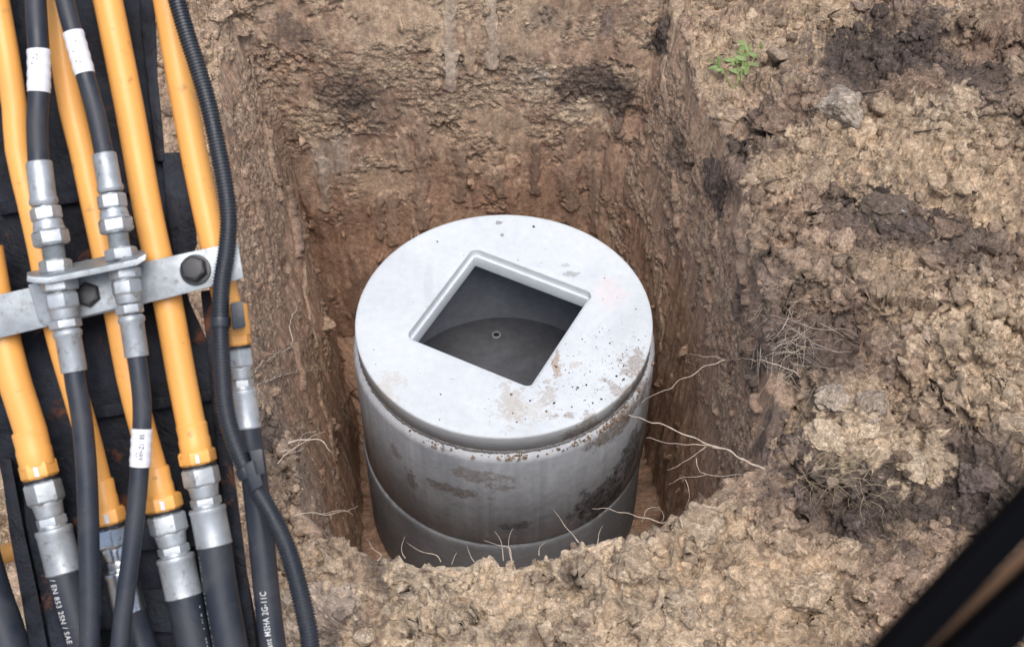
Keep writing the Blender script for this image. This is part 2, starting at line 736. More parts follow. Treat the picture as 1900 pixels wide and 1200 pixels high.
base_tree = bvh(P, 3)
NRM = grid_normals(P)
flat = P.reshape(-1, 3)
Nf = NRM.reshape(-1, 3).astype(np.float32)
rowi = np.repeat(np.arange(nr), nc)
wall = ((sstep(nf, nf + 3, rowi) * (1 - sstep(irim - 10 * QUAL, irim + 4 * QUAL, rowi)))).astype(np.float32)
wall[rowi < nf + 4] = 1
gnd = (1 - wall).astype(np.float32)
far = sstep(no + irim, no + irim + 6, rowi).astype(np.float32)
# position along the pit's outline, for the vertical tooth marks of the bucket
seg = np.hypot(np.diff(xr, append=xr[:1]), np.diff(yr, append=yr[:1]))
S = np.tile(np.cumsum(seg), nr).astype(np.float32)
Zf = flat[:, 2].astype(np.float32)
PW = np.stack([S, Zf, np.zeros_like(S)], 1)
PW = PW + .035 * np.stack([fbm(flat, 3.5, 3, .5, 71), np.zeros_like(S), np.zeros_like(S)], 1)
PW = PW.astype(np.float32)

# marks of the bucket teeth: smooth stripes and deep slits
STRIPES = [(835, -20, 838, 158, 12, 'G', .42, 0), (911, 8, 913, 118, 11, 'G', .42, 0), (783, 232, 783, 415, 15, 'B', .8, 0), (748, 246, 750, 310, 16, 'N', .7, 0), (856, 272, 857, 372, 11, 'B', .7, 0), (928, 318, 929, 362, 11, 'B', .7, 0),
           (994, 266, 994, 352, 9, 'D', .5, 0), (1100, 232, 1101, 428, 12, 'B', .8, 0), (1060, 250, 1058, 380, 16, 'B', .5, 0), (704, 368, 706, 440, 8, 'B', .8, 0), (727, 364, 728, 452, 11, 'B', .6, 0), (870, 40, 872, 130, 10, 'N', .5, 0), (950, 300, 952, 398, 12, 'R', .5, 0),
           (466, 108, 490, 250, 7, 'B', .7, 0), (1236, 118, 1240, 212, 9, 'N', .7, 0), (1270, 40, 1290, 130, 9, 'B', .6, 0), (560, 490, 585, 640, 9, 'N', .6, 0), (1215, 480, 1228, 640, 16, 'N', .5, 0), (590, 720, 625, 880, 12, 'N', .6, 0), (610, 880, 640, 985, 8, 'B', .8, 0),
           (1330, 420, 1345, 560, 12, 'N', .5, 0), (600, 300, 603, 380, 12, 'G', .4, 0),
           (490, 248, 514, 372, 5, 'B', .8, .020), (531, 350, 548, 474, 5, 'D', .8, .034), (1252, 300, 1262, 420, 4, 'D', .5, .022), (1303, 470, 1322, 640, 4, 'D', .5, .022), (1165, 160, 1148, 240, 6, 'D', .6, .025), (1372, 430, 1392, 560, 6, 'D', .6, .03), (545, 640, 575, 780, 4, 'D', .5, .022), (1398, 640, 1408, 760, 5, 'D', .6, .025), (470, 360, 500, 520, 4, 'D', .5, .02)]
smooth = np.zeros(len(flat), np.float32)
sn = fbm(flat * np.array([1, 1, .6], np.float32), 15, 4, .65, 36)
slit = np.zeros(len(flat), np.float32)
SM = []
for x0, y0, x1, y1, hw, k, st, dp_ in STRIPES:
    p0, p1 = hit(base_tree, x0, y0), hit(base_tree, x1, y1)
    e = p1 - p0
    L2 = e @ e
    t = np.clip(((flat - p0) @ e) / L2, 0, 1)
    rad = hw * float(np.dot((p0 + p1) / 2 - CAM, FW)) / FPX
    dd = np.sqrt(((flat - p0 - t[:, None] * e) ** 2).sum(1))
    m = (1 - sstep(.7, 1.1, dd / rad + 1.3 * sn * (1 if dp_ == 0 else .5))).astype(np.float32)
    SM.append((m, k, st))
    if dp_:
        slit = np.maximum(slit, m * dp_)
    else:
        smooth = np.maximum(smooth, m)
# 1: broad shape
warp = np.stack([fbm(flat, 5, 3, .5, s) for s in (21, 22, 23)], 1)
big = fbm(flat, 2.1, 4, .5, 1)
rgt = sstep(.75, 1.05, flat[:, 0])
D = (.045 + .055 * rgt) * big * gnd
bl, bid = domes(flat + .06 * warp, 3.3, 6)
D += gnd * (.05 + .15 * rgt) * bl * (bid > .35)
gro = fbm(PW * np.array([1, .17, 1], np.float32), 10, 3, .55, 31)          # tooth grooves
gro2 = fbm(PW * np.array([1, .07, 1], np.float32), 34, 2, .5, 33)
gro3 = fbm(PW * np.array([1, .14, 1], np.float32), 10, 2, .5, 35)
rough = sstep(-.02, .14, fbm(flat * np.array([1, 1, 1.6], np.float32), 4.2, 4, .6, 41) + .5 * sstep(-.25, .30, Zf) - .15 - .42 * sstep(.28, .50, Zf)) * (1 - smooth)
D += wall * (.020 * fbm(flat, 3.0, 3, .5, 2) + .022 * np.abs(gro) * np.sign(gro) * (.4 + .6 * (1 - rough)) + .0012 * gro2 * (1 - rough) + .0050 * np.tanh(7 * gro3) * (1 - .7 * rough)) - wall * smooth * .010
lump, lid_ = domes(flat + .020 * warp, 6.5, 1)
lmask = sstep(-.25, .35, fbm(flat, 2.4, 2, .5, 12))
D += gnd * .115 * lump * (.2 + .8 * lmask)
hol = sstep(.25, .60, fbm(flat + .04 * warp, 3.4, 3, .55, 19))
D -= gnd * .050 * hol
P1 = flat + Nf * D[:, None]
Nf = grid_normals(P1.reshape(nr, nc, 3)).reshape(-1, 3)
# 2: clods and torn faces
fine_w = fbm(P1, 8, 3, .6, 27)
warp2 = .5 * warp + np.stack([fbm(P1, 24, 3, .55, q) for q in (24, 25, 26)], 1)
l2, id2 = domes(P1 + .048 * warp2, 13.5, 2)
l3, id3 = domes(P1 + .014 * warp2, 42, 3)
cm = sstep(-.12, .32, fbm(P1, 3.0, 3, .55, 14))
smz = np.zeros(len(flat), np.float32)
for px, py, r_, k_ in ((1180, 1085, 150, .9), (860, 1120, 190, .85), (1320, 1000, 110, .7), (1480, 480, 80, .8), (1480, 1110, 120, .6), (1730, 620, 80, .8), (1480, 420, 90, .7), (1700, 280, 90, .6), (640, 1110, 110, .6), (1560, 640, 90, .6)):
    c_ = hit(base_tree, px, py)
    rad = r_ * float(np.dot(c_ - CAM, FW)) / FPX
    mz_ = k_ * (1 - sstep(.6, 1.1, np.sqrt(((P1 - c_) ** 2).sum(1)) / rad + .3 * fine_w))
    smz = np.maximum(smz, mz_)
    cm = cm * (1 - mz_)
fine = fbm(P1, 26, 4, .62, 15)
tear = fbm(P1 * np.array([1, 1, 1.9], np.float32) + .02 * warp, 14, 5, .62, 16)
D = gnd * (.062 * l2 * cm + .026 * l3 * (.25 + .75 * cm) * (1 - .5 * smz) + .010 * fine)
k1, kid1, kt1 = plates(P1 + .030 * warp2, 7.5, 1)
k2, kid2, kt2 = plates(P1 + .016 * warp2, 19, 2)
pm = gnd * (1 - .75 * cm) * (.25 + .75 * sstep(irim + 2, irim + 26, rowi)).astype(np.float32)
D += pm * (.028 * (kid1 - .5) + .030 * kt1 - .024 * (1 - sstep(.0, .18, k1)))
D += pm * (.012 * (kid2 - .5) + .014 * kt2 - .014 * (1 - sstep(.0, .16, k2)) * (kid1 > .3))
crack = 1 - sstep(0.0, .10, np.abs(fbm(P1 + .03 * warp, 7, 3, .55, 18)))
D -= gnd * (1 - cm) * .026 * crack
D += wall * rough * (.026 * np.abs(tear) - .012 + .008 * l3 + .007 * fine + .06 * l2 * sstep(.0, .4, fbm(P1, 5, 2, .5, 51)))
D += wall * (1 - rough) * (.0022 * fine)
pits = sstep(.40, .62, fbm(P1 * np.array([1, 1, .5], np.float32), 11, 3, .55, 17))
D -= wall * pits * .040 * (1 - smooth)
D -= slit
D *= (1 - far)
P2 = P1 + Nf * D[:, None]
# ---- soil colours
TONE = dict(T=(.485, .370, .258), L=(.575, .458, .330), B=(.290, .206, .152), D=(.105, .083, .072), G=(.385, .332, .280), R=(.345, .213, .145), N=(.400, .298, .217))


def tone(k):
    return np.array(TONE[k], np.float32)


n_a = fbm(P1, 2.6, 4, .55, 61)
n_b = fbm(P1 + .03 * warp, 9, 4, .6, 62)
n_c = fbm(P1 + .02 * warp, 30, 3, .6, 63)
wob = .55 * n_b + .35 * n_c


def blend(C, t, m):
    return C + (t - C) * np.clip(m, 0, 1)[:, None]


C = np.tile(tone('N'), (len(flat), 1))
C = blend(C, tone('B'), sstep(-.05, .40, n_a + .6 * n_b) * .8)
C = blend(C, tone('T'), sstep(-.08, .25, -n_a + .6 * n_b))
CW = np.tile(tone('B') * 1.16 * np.array([1.04, 1, .96], np.float32), (len(flat), 1))
CW = blend(CW, tone('R'), sstep(-.1, .5, n_a - .8 * (Zf - .0)) * .7)
CW = blend(CW, tone('N'), sstep(.05, .45, n_b + .35 * rough) * .75)
CW = blend(CW, tone('T'), sstep(.28, .60, n_b + .5 * n_c) * rough * .8)
CW = blend(CW, tone('T'), sstep(.30, .50, Zf + .25 * n_b) * sstep(-.15, .35, fbm(PW * np.array([1, .16, 1], np.float32), 16, 3, .6, 66)) * .8 * sstep(.55, .85, flat[:, 1]))
CW = blend(CW, tone('B') * .95, sstep(-.75, -.95, flat[:, 0]) * .55) if False else CW
CW = blend(CW, tone('D') * 1.9, sstep(.34, .52, fbm(PW * np.array([1, .45, 1], np.float32) + .04 * warp, 7, 4, .55, 64) + .3 * (Zf - .25)) * .75)
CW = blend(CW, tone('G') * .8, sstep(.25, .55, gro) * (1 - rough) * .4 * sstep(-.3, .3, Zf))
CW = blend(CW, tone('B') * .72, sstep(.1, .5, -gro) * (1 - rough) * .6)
CW = CW * (.62 + .38 * sstep(-1.0, .1, Zf + .1 * n_a))[:, None] ** .0
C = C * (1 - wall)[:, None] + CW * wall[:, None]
TONE['K'] = (.165, .128, .108)
BLOBS = [(1480, 560, 150, 'K', .75), (1570, 610, 130, 'K', .75), (1640, 385, 150, 'K', .8), (1650, 100, 210, 'K', .8), (1560, 905, 160, 'K', .85), (1790, 440, 120, 'K', .6), (1830, 150, 110, 'K', .6), (1450, 240, 90, 'K', .55), (1780, 880, 130, 'K', .8), (1370, 320, 70, 'K', .6), (760, 1080, 90, 'K', .45),
    (1850, 650, 160, 'L', .6), (1710, 290, 150, 'T', .8), (1650, 730, 90, 'T', .7), (1250, 1080, 180, 'L', .6), (1430, 1130, 150, 'T', .7), (880, 1130, 180, 'L', .6),  # where the photo shows soil of another colour: x, y, radius (photo px), tone, strength
    (1640, 90, 130, 'D', .85), (1720, 60, 90, 'D', .6), (1560, 120, 60, 'D', .6), (1645, 365, 95, 'D', .9), (1470, 450, 90, 'B', .6), (1400, 600, 60, 'B', .7), (1560, 600, 90, 'B', .8),
    (1540, 640, 70, 'D', .6), (1340, 350, 55, 'D', .9), (1375, 270, 42, 'D', .8), (1790, 905, 95, 'D', .85), (1640, 905, 110, 'D', .75), (1500, 885, 60, 'D', .7),
    (520, 860, 70, 'D', .95), (500, 800, 50, 'D', .9), (760, 1085, 75, 'G', .8), (720, 1060, 60, 'D', .6), (1780, 440, 85, 'D', .55), (1860, 60, 90, 'B', .8), (1445, 650, 60, 'D', .8), (1700, 175, 80, 'B', .8),
    (1730, 220, 60, 'D', .5), (1420, 230, 50, 'D', .6), (1490, 200, 50, 'B', .7), (1820, 130, 60, 'D', .5), (1240, 990, 60, 'G', .6), (1090, 1010, 50, 'G', .7), (1060, 1075, 60, 'G', .6), (600, 1140, 90, 'G', .5), (640, 1180, 50, 'D', .5), (1270, 1170, 70, 'D', .5), (930, 1180, 70, 'G', .5), (1560, 955, 70, 'D', .7),
    (1500, 290, 80, 'T', .7), (1700, 290, 150, 'T', .85), (1850, 330, 100, 'T', .7), (1760, 205, 65, 'L', .7), (1730, 620, 60, 'G', .7), (1830, 640, 130, 'T', .8), (1580, 800, 80, 'L', .9),
    (1700, 835, 80, 'L', .8), (1660, 520, 70, 'T', .6), (1520, 500, 70, 'N', .6), (1160, 1090, 190, 'L', .7), (1320, 1000, 110, 'T', .9), (860, 1120, 190, 'L', .9), (600, 1040, 70, 'T', .7), (1480, 1120, 130, 'T', .85),
    (1400, 70, 60, 'T', .6), (1520, 30, 80, 'T', .8), (1360, 170, 50, 'N', .8), (1440, 330, 60, 'T', .6), (1400, 420, 70, 'N', .8), (430, 60, 90, 'N', .9), (340, 200, 90, 'N', .8), (10, 950, 90, 'T', .8),
    (1010, 30, 26, 'D', .95), (960, 120, 50, 'D', .6), (1090, 165, 55, 'D', .8), (840, 120, 26, 'G', .7), (990, 145, 30, 'G', .9), (640, 175, 60, 'D', .55), (690, 190, 60, 'D', .5), (1150, 180, 40, 'D', .7),
    (1260, 280, 40, 'D', .6), (1320, 330, 45, 'D', .9), (620, 285, 55, 'G', .5), (1228, 75, 30, 'D', .95), (750, 30, 140, 'T', .5), (920, 60, 120, 'T', .45), (540, 60, 40, 'D', .7), (850, 330, 100, 'R', .6), (960, 330, 110, 'R', .6),
    (660, 420, 100, 'R', .6), (1180, 430, 60, 'R', .6), (580, 230, 50, 'T', .55), (900, 245, 120, 'T', .5), (1090, 205, 40, 'L', .6), (1080, 190, 14, 'L', .9), (700, 330, 70, 'T', .4), (1250, 560, 60, 'R', .4), (1370, 560, 40, 'D', .6), (560, 900, 90, 'N', .6), (1240, 650, 60, 'N', .4),
    (1400, 500, 40, 'D', .6), (1395, 700, 50, 'D', .7), (1420, 800, 50, 'D', .7)]
for px, py, r, k, s in BLOBS:
    c = hit(base_tree, px, py)
    rad = r * float(np.dot(c - CAM, FW)) / FPX
    dd = np.sqrt(((P1 - c) ** 2).sum(1)) / rad
    C = blend(C, tone(k), (1 - sstep(.80, 1.02, dd - 1.5 * wob - .5 * (id2 - .5) - .35 * (id3 - .5) - .3 * (kid2 - .5))) * s)
for m, k, st in SM:
    C = blend(C, tone(k) * (1 + .25 * n_c)[:, None], m * st)
C *= (1 + .30 * (kid1 - .5) * gnd + .25 * (kid2 - .5) * gnd)[:, None]
C *= (1 + .55 * (id2 - .5) * (l2 > .05) * gnd + .45 * (id3 - .5) * (l3 > .03))[:, None]
C *= (1 + .35 * n_c)[:, None]
def cap(T):
    T = np.maximum(T, .012)
    return (T * np.minimum(1, .66 / T.max(1))[:, None]).astype(np.float32)


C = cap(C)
CR = np.clip(gnd * (.68 + .32 * cm) * (1 - .25 * smz) + wall * (.10 + .75 * rough * (1 - smooth)), 0, 1).astype(np.float32)
C4 = np.concatenate([C, CR[:, None]], 1)

GP = P2.reshape(nr, nc, 3)
tree = bvh(GP, 2)
NG = grid_normals(GP)


def sub_grid(name, r0, r1, label):
    V = GP[r0:r1 + 1].reshape(-1, 3)
    T = C4.reshape(nr, nc, 4)[r0:r1 + 1].reshape(-1, 4)
    o = link(name, np_mesh(name, V, grid_faces(0, r1 - r0), M['soil'], T))
    o['kind'] = 'structure'
    o['label'] = label
    return o


sub_grid('pit_wall', 0, irim, 'excavated brown soil walls and floor of the pit around the concrete rings')
sub_grid('ground', irim, nr - 1, 'disturbed clay soil ground around the open pit')

# ------------------------------------------------------------------ loose soil
import bmesh


def ico(sub):
    bm = bmesh.new()
    bmesh.ops.create_icosphere(bm, subdivisions=sub, radius=1)
    V = np.array([v.co[:] for v in bm.verts])
    F = np.array([[v.index for v in f.verts] for f in bm.faces])
    bm.free()
    return V, F


def rock_variant(V, seed, rough_=.62):
    q = V * 1.0
    o = seed * 3.7
    d = 1 + rough_ * fbm(q + o, 1.1, 3, .6, 70) + .22 * rough_ * fbm(q + o, 4.5, 3, .6, 71)
    d = d + .09 * fbm(q + o, 3.2, 3, .65, 73) if len(V) < 1000 else d
    # a few flat broken faces
    r2 = np.random.default_rng(seed)
    W = V * d[:, None]
    for _ in range(9):
        n = r2.normal(size=3)
        n /= np.linalg.norm(n)
        h = W @ n
        cut = .48 + .34 * r2.random()
        W = W - n * np.maximum(0, h - cut)[:, None] * .95
    return W * (1, 1, .8)


def rand_rot(n):
    q = rng.normal(size=(n, 4))
    q /= np.linalg.norm(q, axis=1)[:, None]
    w, x, y, z = q.T
    return np.stack([np.stack([1 - 2 * (y * y + z * z), 2 * (x * y - z * w), 2 * (x * z + y * w)], 1),
                     np.stack([2 * (x * y + z * w), 1 - 2 * (x * x + z * z), 2 * (y * z - x * w)], 1),
                     np.stack([2 * (x * z - y * w), 2 * (y * z + x * w), 1 - 2 * (x * x + y * y)], 1)], 1)


def scatter(sub, idx, size, tint):
    """many small clods merged into one array of vertices"""
    V0, F0 = ico(sub)
    var = [rock_variant(V0, s) for s in range(14)]
    VA, FA, TA = [], [], []
    R = rand_rot(len(idx))
    pos, nor, tn = P2[idx], NG.reshape(-1, 3)[idx], C[idx]
    k = rng.integers(0, 14, len(idx))
    o = 0
    for v in range(14):
        s = np.where(k == v)[0]
        if not len(s):
            continue
        W = np.einsum('nij,vj->nvi', R[s], var[v]) * size[s][:, None, None]
        W += (pos[s] + nor[s] * size[s][:, None] * .30)[:, None]
        VA.append(W.reshape(-1, 3))
        FA.append((F0[None] + (np.arange(len(s)) * len(V0))[:, None, None]).reshape(-1, 3) + o)
        TA.append(np.repeat(tn[s] * tint[s][:, None], len(V0), 0))
        o += len(s) * len(V0)
    return np.concatenate(VA), np.concatenate(FA), np.concatenate(TA)


# keep clods to what the camera could plausibly see (plus a margin)
dv = P2 - CAM
dep = dv @ FW
sx = 950 + FPX * (dv @ RT) / dep
sy = 600 - FPX * (dv @ UP) / dep
vis = (sx > -350) & (sx < 2250) & (sy > -300) & (sy < 1500)
area = np.linalg.norm(np.cross(np.roll(GP, -1, 1) - GP, np.gradient(GP, axis=0)), axis=2).reshape(-1)
prob = area * vis * (1 - .75 * smz) * (gnd * (.15 + cm) + wall * rough * .22 * sstep(-.6, .5, Zf)) * (1 - far)
for px, py, r, g in ((430, 50, 100, 4), (1830, 640, 150, 2.5), (1700, 450, 180, 2.0), (340, 200, 90, 3), (1750, 110, 200, 1.6), (1600, 1000, 200, 1.3)):
    c = hit(base_tree, px, py)
    rad = r * float(np.dot(c - CAM, FW)) / FPX
    prob *= 1 + g * np.exp(-((P2 - c) ** 2).sum(1) / rad ** 2)
prob /= prob.sum()
prob0 = prob * (gnd > .8) * sstep(-.1, .35, fbm(P1, 2.2, 3, .5, 44))
prob0 /= prob0.sum()


def sizes(n, a, b, e=2.4):
    u = rng.random(n)
    return (a ** (1 - e) + u * (b ** (1 - e) - a ** (1 - e))) ** (1 / (1 - e))


n1, n2 = 4600, 44000
i1 = rng.choice(len(P2), n1, p=prob)
V1, F1, T1 = scatter(2, i1, sizes(n1, .009, .046, 2.6), rng.uniform(.75, 1.25, n1))
i2 = rng.choice(len(P2), n2, p=prob)
V2, F2, T2 = scatter(1, i2, sizes(n2, .0026, .009), rng.uniform(.7, 1.3, n2))
i0 = rng.choice(len(P2), 170, p=prob0)
V0_, F0_, T0_ = scatter(3, i0, sizes(170, .026, .075, 2.4), rng.uniform(.9, 1.3, 170))
lo = link('loose_soil', np_mesh('loose_soil', np.concatenate([V1, V2, V0_]), np.concatenate([F1, F2 + len(V1), F0_ + len(V1) + len(V2)]), M['soil'], cap(np.concatenate([T1, T2, T0_]))))
tag(lo, 'small crumbs and pebbles of soil strewn over the ground and pit walls', 'loose soil', kind='stuff')


# large single clods
CLODS = [
    (1562, 178, 58, 46, .70, 'G', 1.25, 'pale greyish clay clod, large, among dark soil below the green weed at the top right'),
    (1642, 372, 58, 34, .6, 'D', 1.2, 'wide dark topsoil clod with white flecks on the crest of the right mound'),
    (1692, 412, 40, 34, .8, 'D', 1.8, 'dark brown broken clod just in front of the wide white-flecked topsoil clod'),
    (1748, 412, 36, 28, .8, 'B', 1.0, 'rounded brown clod right of the dark broken clod on the right mound'),
    (1550, 722, 38, 32, .7, 'G', 1.15, 'smooth greyish clod left of its twin above the bright tan clods'),
    (1612, 735, 40, 40, .7, 'G', 1.05, 'smooth greyish clod right of its twin above the bright tan clods'),
    (1542, 802, 46, 26, .7, 'L', 1.1, 'bright tan clod, flat and wide, beside the dry grass at the right rim'),
    (1606, 788, 36, 26, .7, 'L', 1.1, 'bright tan lumpy clod right of the flat wide tan clod'),
    (1690, 848, 40, 24, .6, 'L', .95, 'tan angular clod lying alone on the slope right of the dry grass'),
    (1524, 22, 34, 22, .7, 'T', 1.0, 'tan clod at the top edge of the photo right of the pit'),
    (1884, 122, 30, 26, .8, 'T', 1.0, 'tan rounded clod at the upper right edge of the photo'),
    (1358, 206, 44, 26, .6, 'N', 1.0, 'flat brown crust clod just below the green weed'),
    (1440, 214, 42, 32, .7, 'B', .8, 'dark brown clod with roots right of the flat crust below the green weed'),
    (1572, 1004, 24, 18, .8, 'T', 1.05, 'tan clod sitting on the dark soil below the dry grass'),
    (1592, 1088, 28, 18, .7, 'T', 1.05, 'tan block of clay low on the heap left of the black rail'),
    (1812, 880, 44, 34, .7, 'D', 2.2, 'dark grey clod in the gully just above the black rail'),
    (1884, 770, 34, 26, .7, 'L', 1.0, 'tan stone-like clod at the right edge of the photo above the black rail'),
    (440, 44, 34, 24, .8, 'N', 1.0, 'brown clod on the heap at the far left corner of the pit'),
    (402, 22, 26, 18, .8, 'N', 1.15, 'small brown clod at the top of the heap behind the corrugated conduit'),
    (1000, 1066, 24, 18, .8, 'N', 1.1, 'round brown clod on the near rim of the pit below the concrete rings'),
    (1300, 970, 60, 26, .5, 'L', .9, 'wide pale tan clod overhanging the near right rim of the pit'),
    (1180, 1030, 62, 44, .5, 'T', 1.05, 'large cracked tan clod on the near rim right of the round brown clod'),
    (1232, 50, 22, 34, .8, 'D', 1.3, 'dark rooty lump hanging at the top of the right corner of the pit'),
    (602, 600, 24, 14, .8, 'N', 1.1, 'brown flake of soil sticking out of the left pit wall'),
    (1490, 1085, 60, 40, .5, 'T', 1.0, 'large rough tan clod on the heap left of the black rail'),
]
V5, F5 = ico(5)
for i, (px, py, w, h, fl, k, tn, lab) in enumerate(CLODS):
    c = hit(tree, px, py + h * .4)
    dpt = float(np.dot(c - CAM, FW))
    r = w * dpt / FPX
    W = rock_variant(V5, 100 + i, .62)
    lump_, lid2 = domes(W + 3.1 * i, 3.2, 4 + i)
    nrmW = W / np.linalg.norm(W, axis=1)[:, None]
    W = W + nrmW * (.26 * lump_ + .14 * fbm(W + i, 3.2, 5, .62, 80))[:, None]
    W = W * (1, .85, max(.45, h / w))
    a = random.uniform(-.5, .5)
    ca, sa = math.cos(a), math.sin(a)
    W = W @ np.array([[ca, sa, 0], [-sa, ca, 0], [0, 0, 1]]) * r
    loc_c = C[np.argmin(((P2[::7] - c) ** 2).sum(1)) * 7]
    t = np.tile(tone(k) * tn * .65 + .35 * loc_c, (len(W), 1)) * (1 + .45 * fbm(W / r + i, 1.6, 4, .6, 81))[:, None] * (1 + .5 * (lid2 - .5) * (lump_ > .04))[:, None]
    if i == 1:
        fl_ = fbm(W / r, 5, 3, .6, 83) > .42
        t[fl_] = (.5, .5, .5)
    o = link('earth_clod', np_mesh('earth_clod', W, F5, M['soil'], cap(t)))
    o.location = c + np.array([0, 0, r * .02])
    tag(o, lab, 'clod', 'single clods of earth around the pit')

# ------------------------------------------------------------------ concrete lid, rings
def ring_profile(prof, n=160):
    """prof: closed list of (r, z) turned about Z"""
    k = len(prof)
    a = np.arange(n) * 2 * math.pi / n
    V = np.array([[(r * math.cos(t), r * math.sin(t), z) for r, z in prof] for t in a]).reshape(-1, 3)
    F = []
    for i in range(n):
        i2 = (i + 1) % n
        for j in range(k):
            j2 = (j + 1) % k
            F.append((i * k + j, i2 * k + j, i2 * k + j2, i * k + j2))
    return V, np.array(F)


MUD, DARK, RUST = (.20, .135, .085), (.10, .085, .075), (.30, .19, .11)
lid_stains = [
    (.42, .13, 0, .07, .09, .1, (.66, .52, .52), .45, 1.0, 14), (.27, .235, 0, .035, .018, .1, (.20, .20, .20), .7, 1.2, 40),
    (.245, .285, 0, .03, .012, .1, (.30, .30, .31), .6, 1.2, 40), (-.10, .02, 0, .0, .0, .0, (0, 0, 0), 0, 0, 1)][:3] + [
    (-.30, .16, 0, .03, .13, .1, (.42, .43, .46), .45, 1.3, 10), (.03, -.42, 0, .05, .09, .1, (.36, .30, .24), .6, 2.0, 22), (.08, -.46, 0, .10, .06, .1, (.42, .37, .31), .5, 2.4, 26),
    (.17, -.38, 0, .03, .06, .1, (.34, .28, .22), .6, 1.8, 30), (.20, -.235, 0, .018, .09, .1, RUST, .9, 1.4, 40), (.27, -.24, 0, .03, .02, .1, (.40, .33, .26), .6, 1.6, 40),
    (.50, -.24, -.03, .05, .10, .1, MUD, .75, 1.6, 24), (.43, -.36, -.04, .10, .06, .06, MUD, .7, 1.6, 20), (.30, -.49, -.05, .11, .05, .05, MUD, .7, 1.8, 20),
    (-.02, .53, 0, .02, .012, .1, DARK, .8, 1.0, 40), (-.01, .46, 0, .012, .01, .1, DARK, .8, 1.0, 40), (-.45, -.36, -.02, .07, .10, .06, (.44, .36, .27), .45, 2.0, 18)]
mat_lid = concrete('pale_new_concrete', (.565, .598, .618), (.485, .517, .54), lid_stains, None, .5, ((.93,) * 3, (1.05,) * 3))
ring_stains = [(0, 0, -.118, .75, .75, .030, (.52, .52, .52), .75, .9, 30),
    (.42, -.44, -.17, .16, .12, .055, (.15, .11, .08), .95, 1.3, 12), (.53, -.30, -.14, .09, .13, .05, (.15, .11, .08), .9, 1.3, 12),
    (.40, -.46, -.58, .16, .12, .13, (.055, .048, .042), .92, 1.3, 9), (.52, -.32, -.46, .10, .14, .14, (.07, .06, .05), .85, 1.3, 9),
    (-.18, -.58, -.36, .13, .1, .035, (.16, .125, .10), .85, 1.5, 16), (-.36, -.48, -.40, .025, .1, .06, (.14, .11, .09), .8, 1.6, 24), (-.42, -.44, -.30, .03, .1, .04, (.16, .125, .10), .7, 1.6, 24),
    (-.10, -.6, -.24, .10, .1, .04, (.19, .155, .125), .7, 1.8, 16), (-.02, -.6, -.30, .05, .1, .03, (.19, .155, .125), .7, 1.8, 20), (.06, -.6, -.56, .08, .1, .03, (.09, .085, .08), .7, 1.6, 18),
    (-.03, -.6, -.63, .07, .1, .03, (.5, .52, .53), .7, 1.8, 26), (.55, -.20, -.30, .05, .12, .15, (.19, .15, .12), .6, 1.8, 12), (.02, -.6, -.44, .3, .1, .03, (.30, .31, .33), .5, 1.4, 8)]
mat_ring = concrete('grey_concrete', (.46, .487, .522), (.33, .352, .384), ring_stains, None, .7)
mat_base = concrete('dark_grey_concrete', (.30, .315, .335), (.21, .22, .235), [(.52, -.34, -.71, .22, .3, .014, (.62, .63, .64), .9, .7, 12), (0, 0, -.56, .6, .6, .03, (.105, .10, .098), .85, .3, 5), (.5, -.35, -.8, .2, .2, .2, (.2, .2, .21), .4, 1.2, 7)], None, .4)  # lower ring: a darker grey than the upper ring
mat_inner = concrete('dark_inner_concrete', (.30, .32, .35), (.22, .235, .26), [], None, .3)  # inner wall of the well, a darker grey than the ring's outside
mat_floor = concrete('dark_floor_concrete', (.105, .109, .120), (.065, .068, .075), [], None, .3)  # well floor, a darker grey again than the inner wall
mat_mortar = plain('crumbly_mortar', (.34, .33, .32), .95, .45, 90)

# lower ring with the well's floor
V, F = ring_profile([(.50, -.56), (.50, -.705), (.592, -.705), (.597, -.709), (.600, -.722), (.600, -.75), (.600, -1.215), (.02, -1.215), (.02, -.60), (.03, -.562), (.06, -.56)], 200)
hole = on_plane(921, 622, -.56)
V[:, :2] += 0
ang = np.arctan2(V[:, 1], V[:, 0])
lipn = fbm(np.stack([np.cos(ang) * 6, np.sin(ang) * 6, ang * 0], 1), 2.5, 4, .65, 92)
lp = (np.hypot(V[:, 0], V[:, 1]) > .59) & (V[:, 2] > -.78)
V[lp, :2] *= (1 + .006 * lipn[lp])[:, None]
V[lp, 2] += .008 * lipn[lp]
V[:, 0] -= .006
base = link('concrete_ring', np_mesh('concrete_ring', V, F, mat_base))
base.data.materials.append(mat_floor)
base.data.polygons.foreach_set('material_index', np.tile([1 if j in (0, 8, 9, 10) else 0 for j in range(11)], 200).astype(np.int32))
base.data.set_sharp_from_angle(angle=math.radians(40))
tag(base, 'lower grey concrete manhole ring standing on the pit floor, mostly hidden behind the near rim', 'concrete ring', 'stacked concrete manhole rings')
# upper ring
rv = []
V, F = ring_profile([(.50, -.106), (.50, -.70), (.592, -.70), (.600, -.688), (.600, -.142), (.597, -.130), (.590, -.115), (.575, -.106)], 480)
ang = np.arctan2(V[:, 1], V[:, 0])
top = V[:, 2] > -.15
nz = fbm(np.stack([np.cos(ang) * 9, np.sin(ang) * 9, V[:, 2] * 9], 1), 2.2, 4, .65, 90)
V[top, 2] += .007 * nz[top]
V[top, :2] *= (1 + .006 * nz[top] * (np.hypot(V[top, 0], V[top, 1]) > .55))[:, None]
lowm = (V[:, 2] < -.68)
V[lowm, 2] += .006 * nz[lowm]
ring = link('concrete_ring', np_mesh('concrete_ring', V, F, mat_ring))
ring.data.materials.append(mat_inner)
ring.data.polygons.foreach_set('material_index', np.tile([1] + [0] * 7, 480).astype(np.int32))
ring.data.set_sharp_from_angle(angle=math.radians(40))
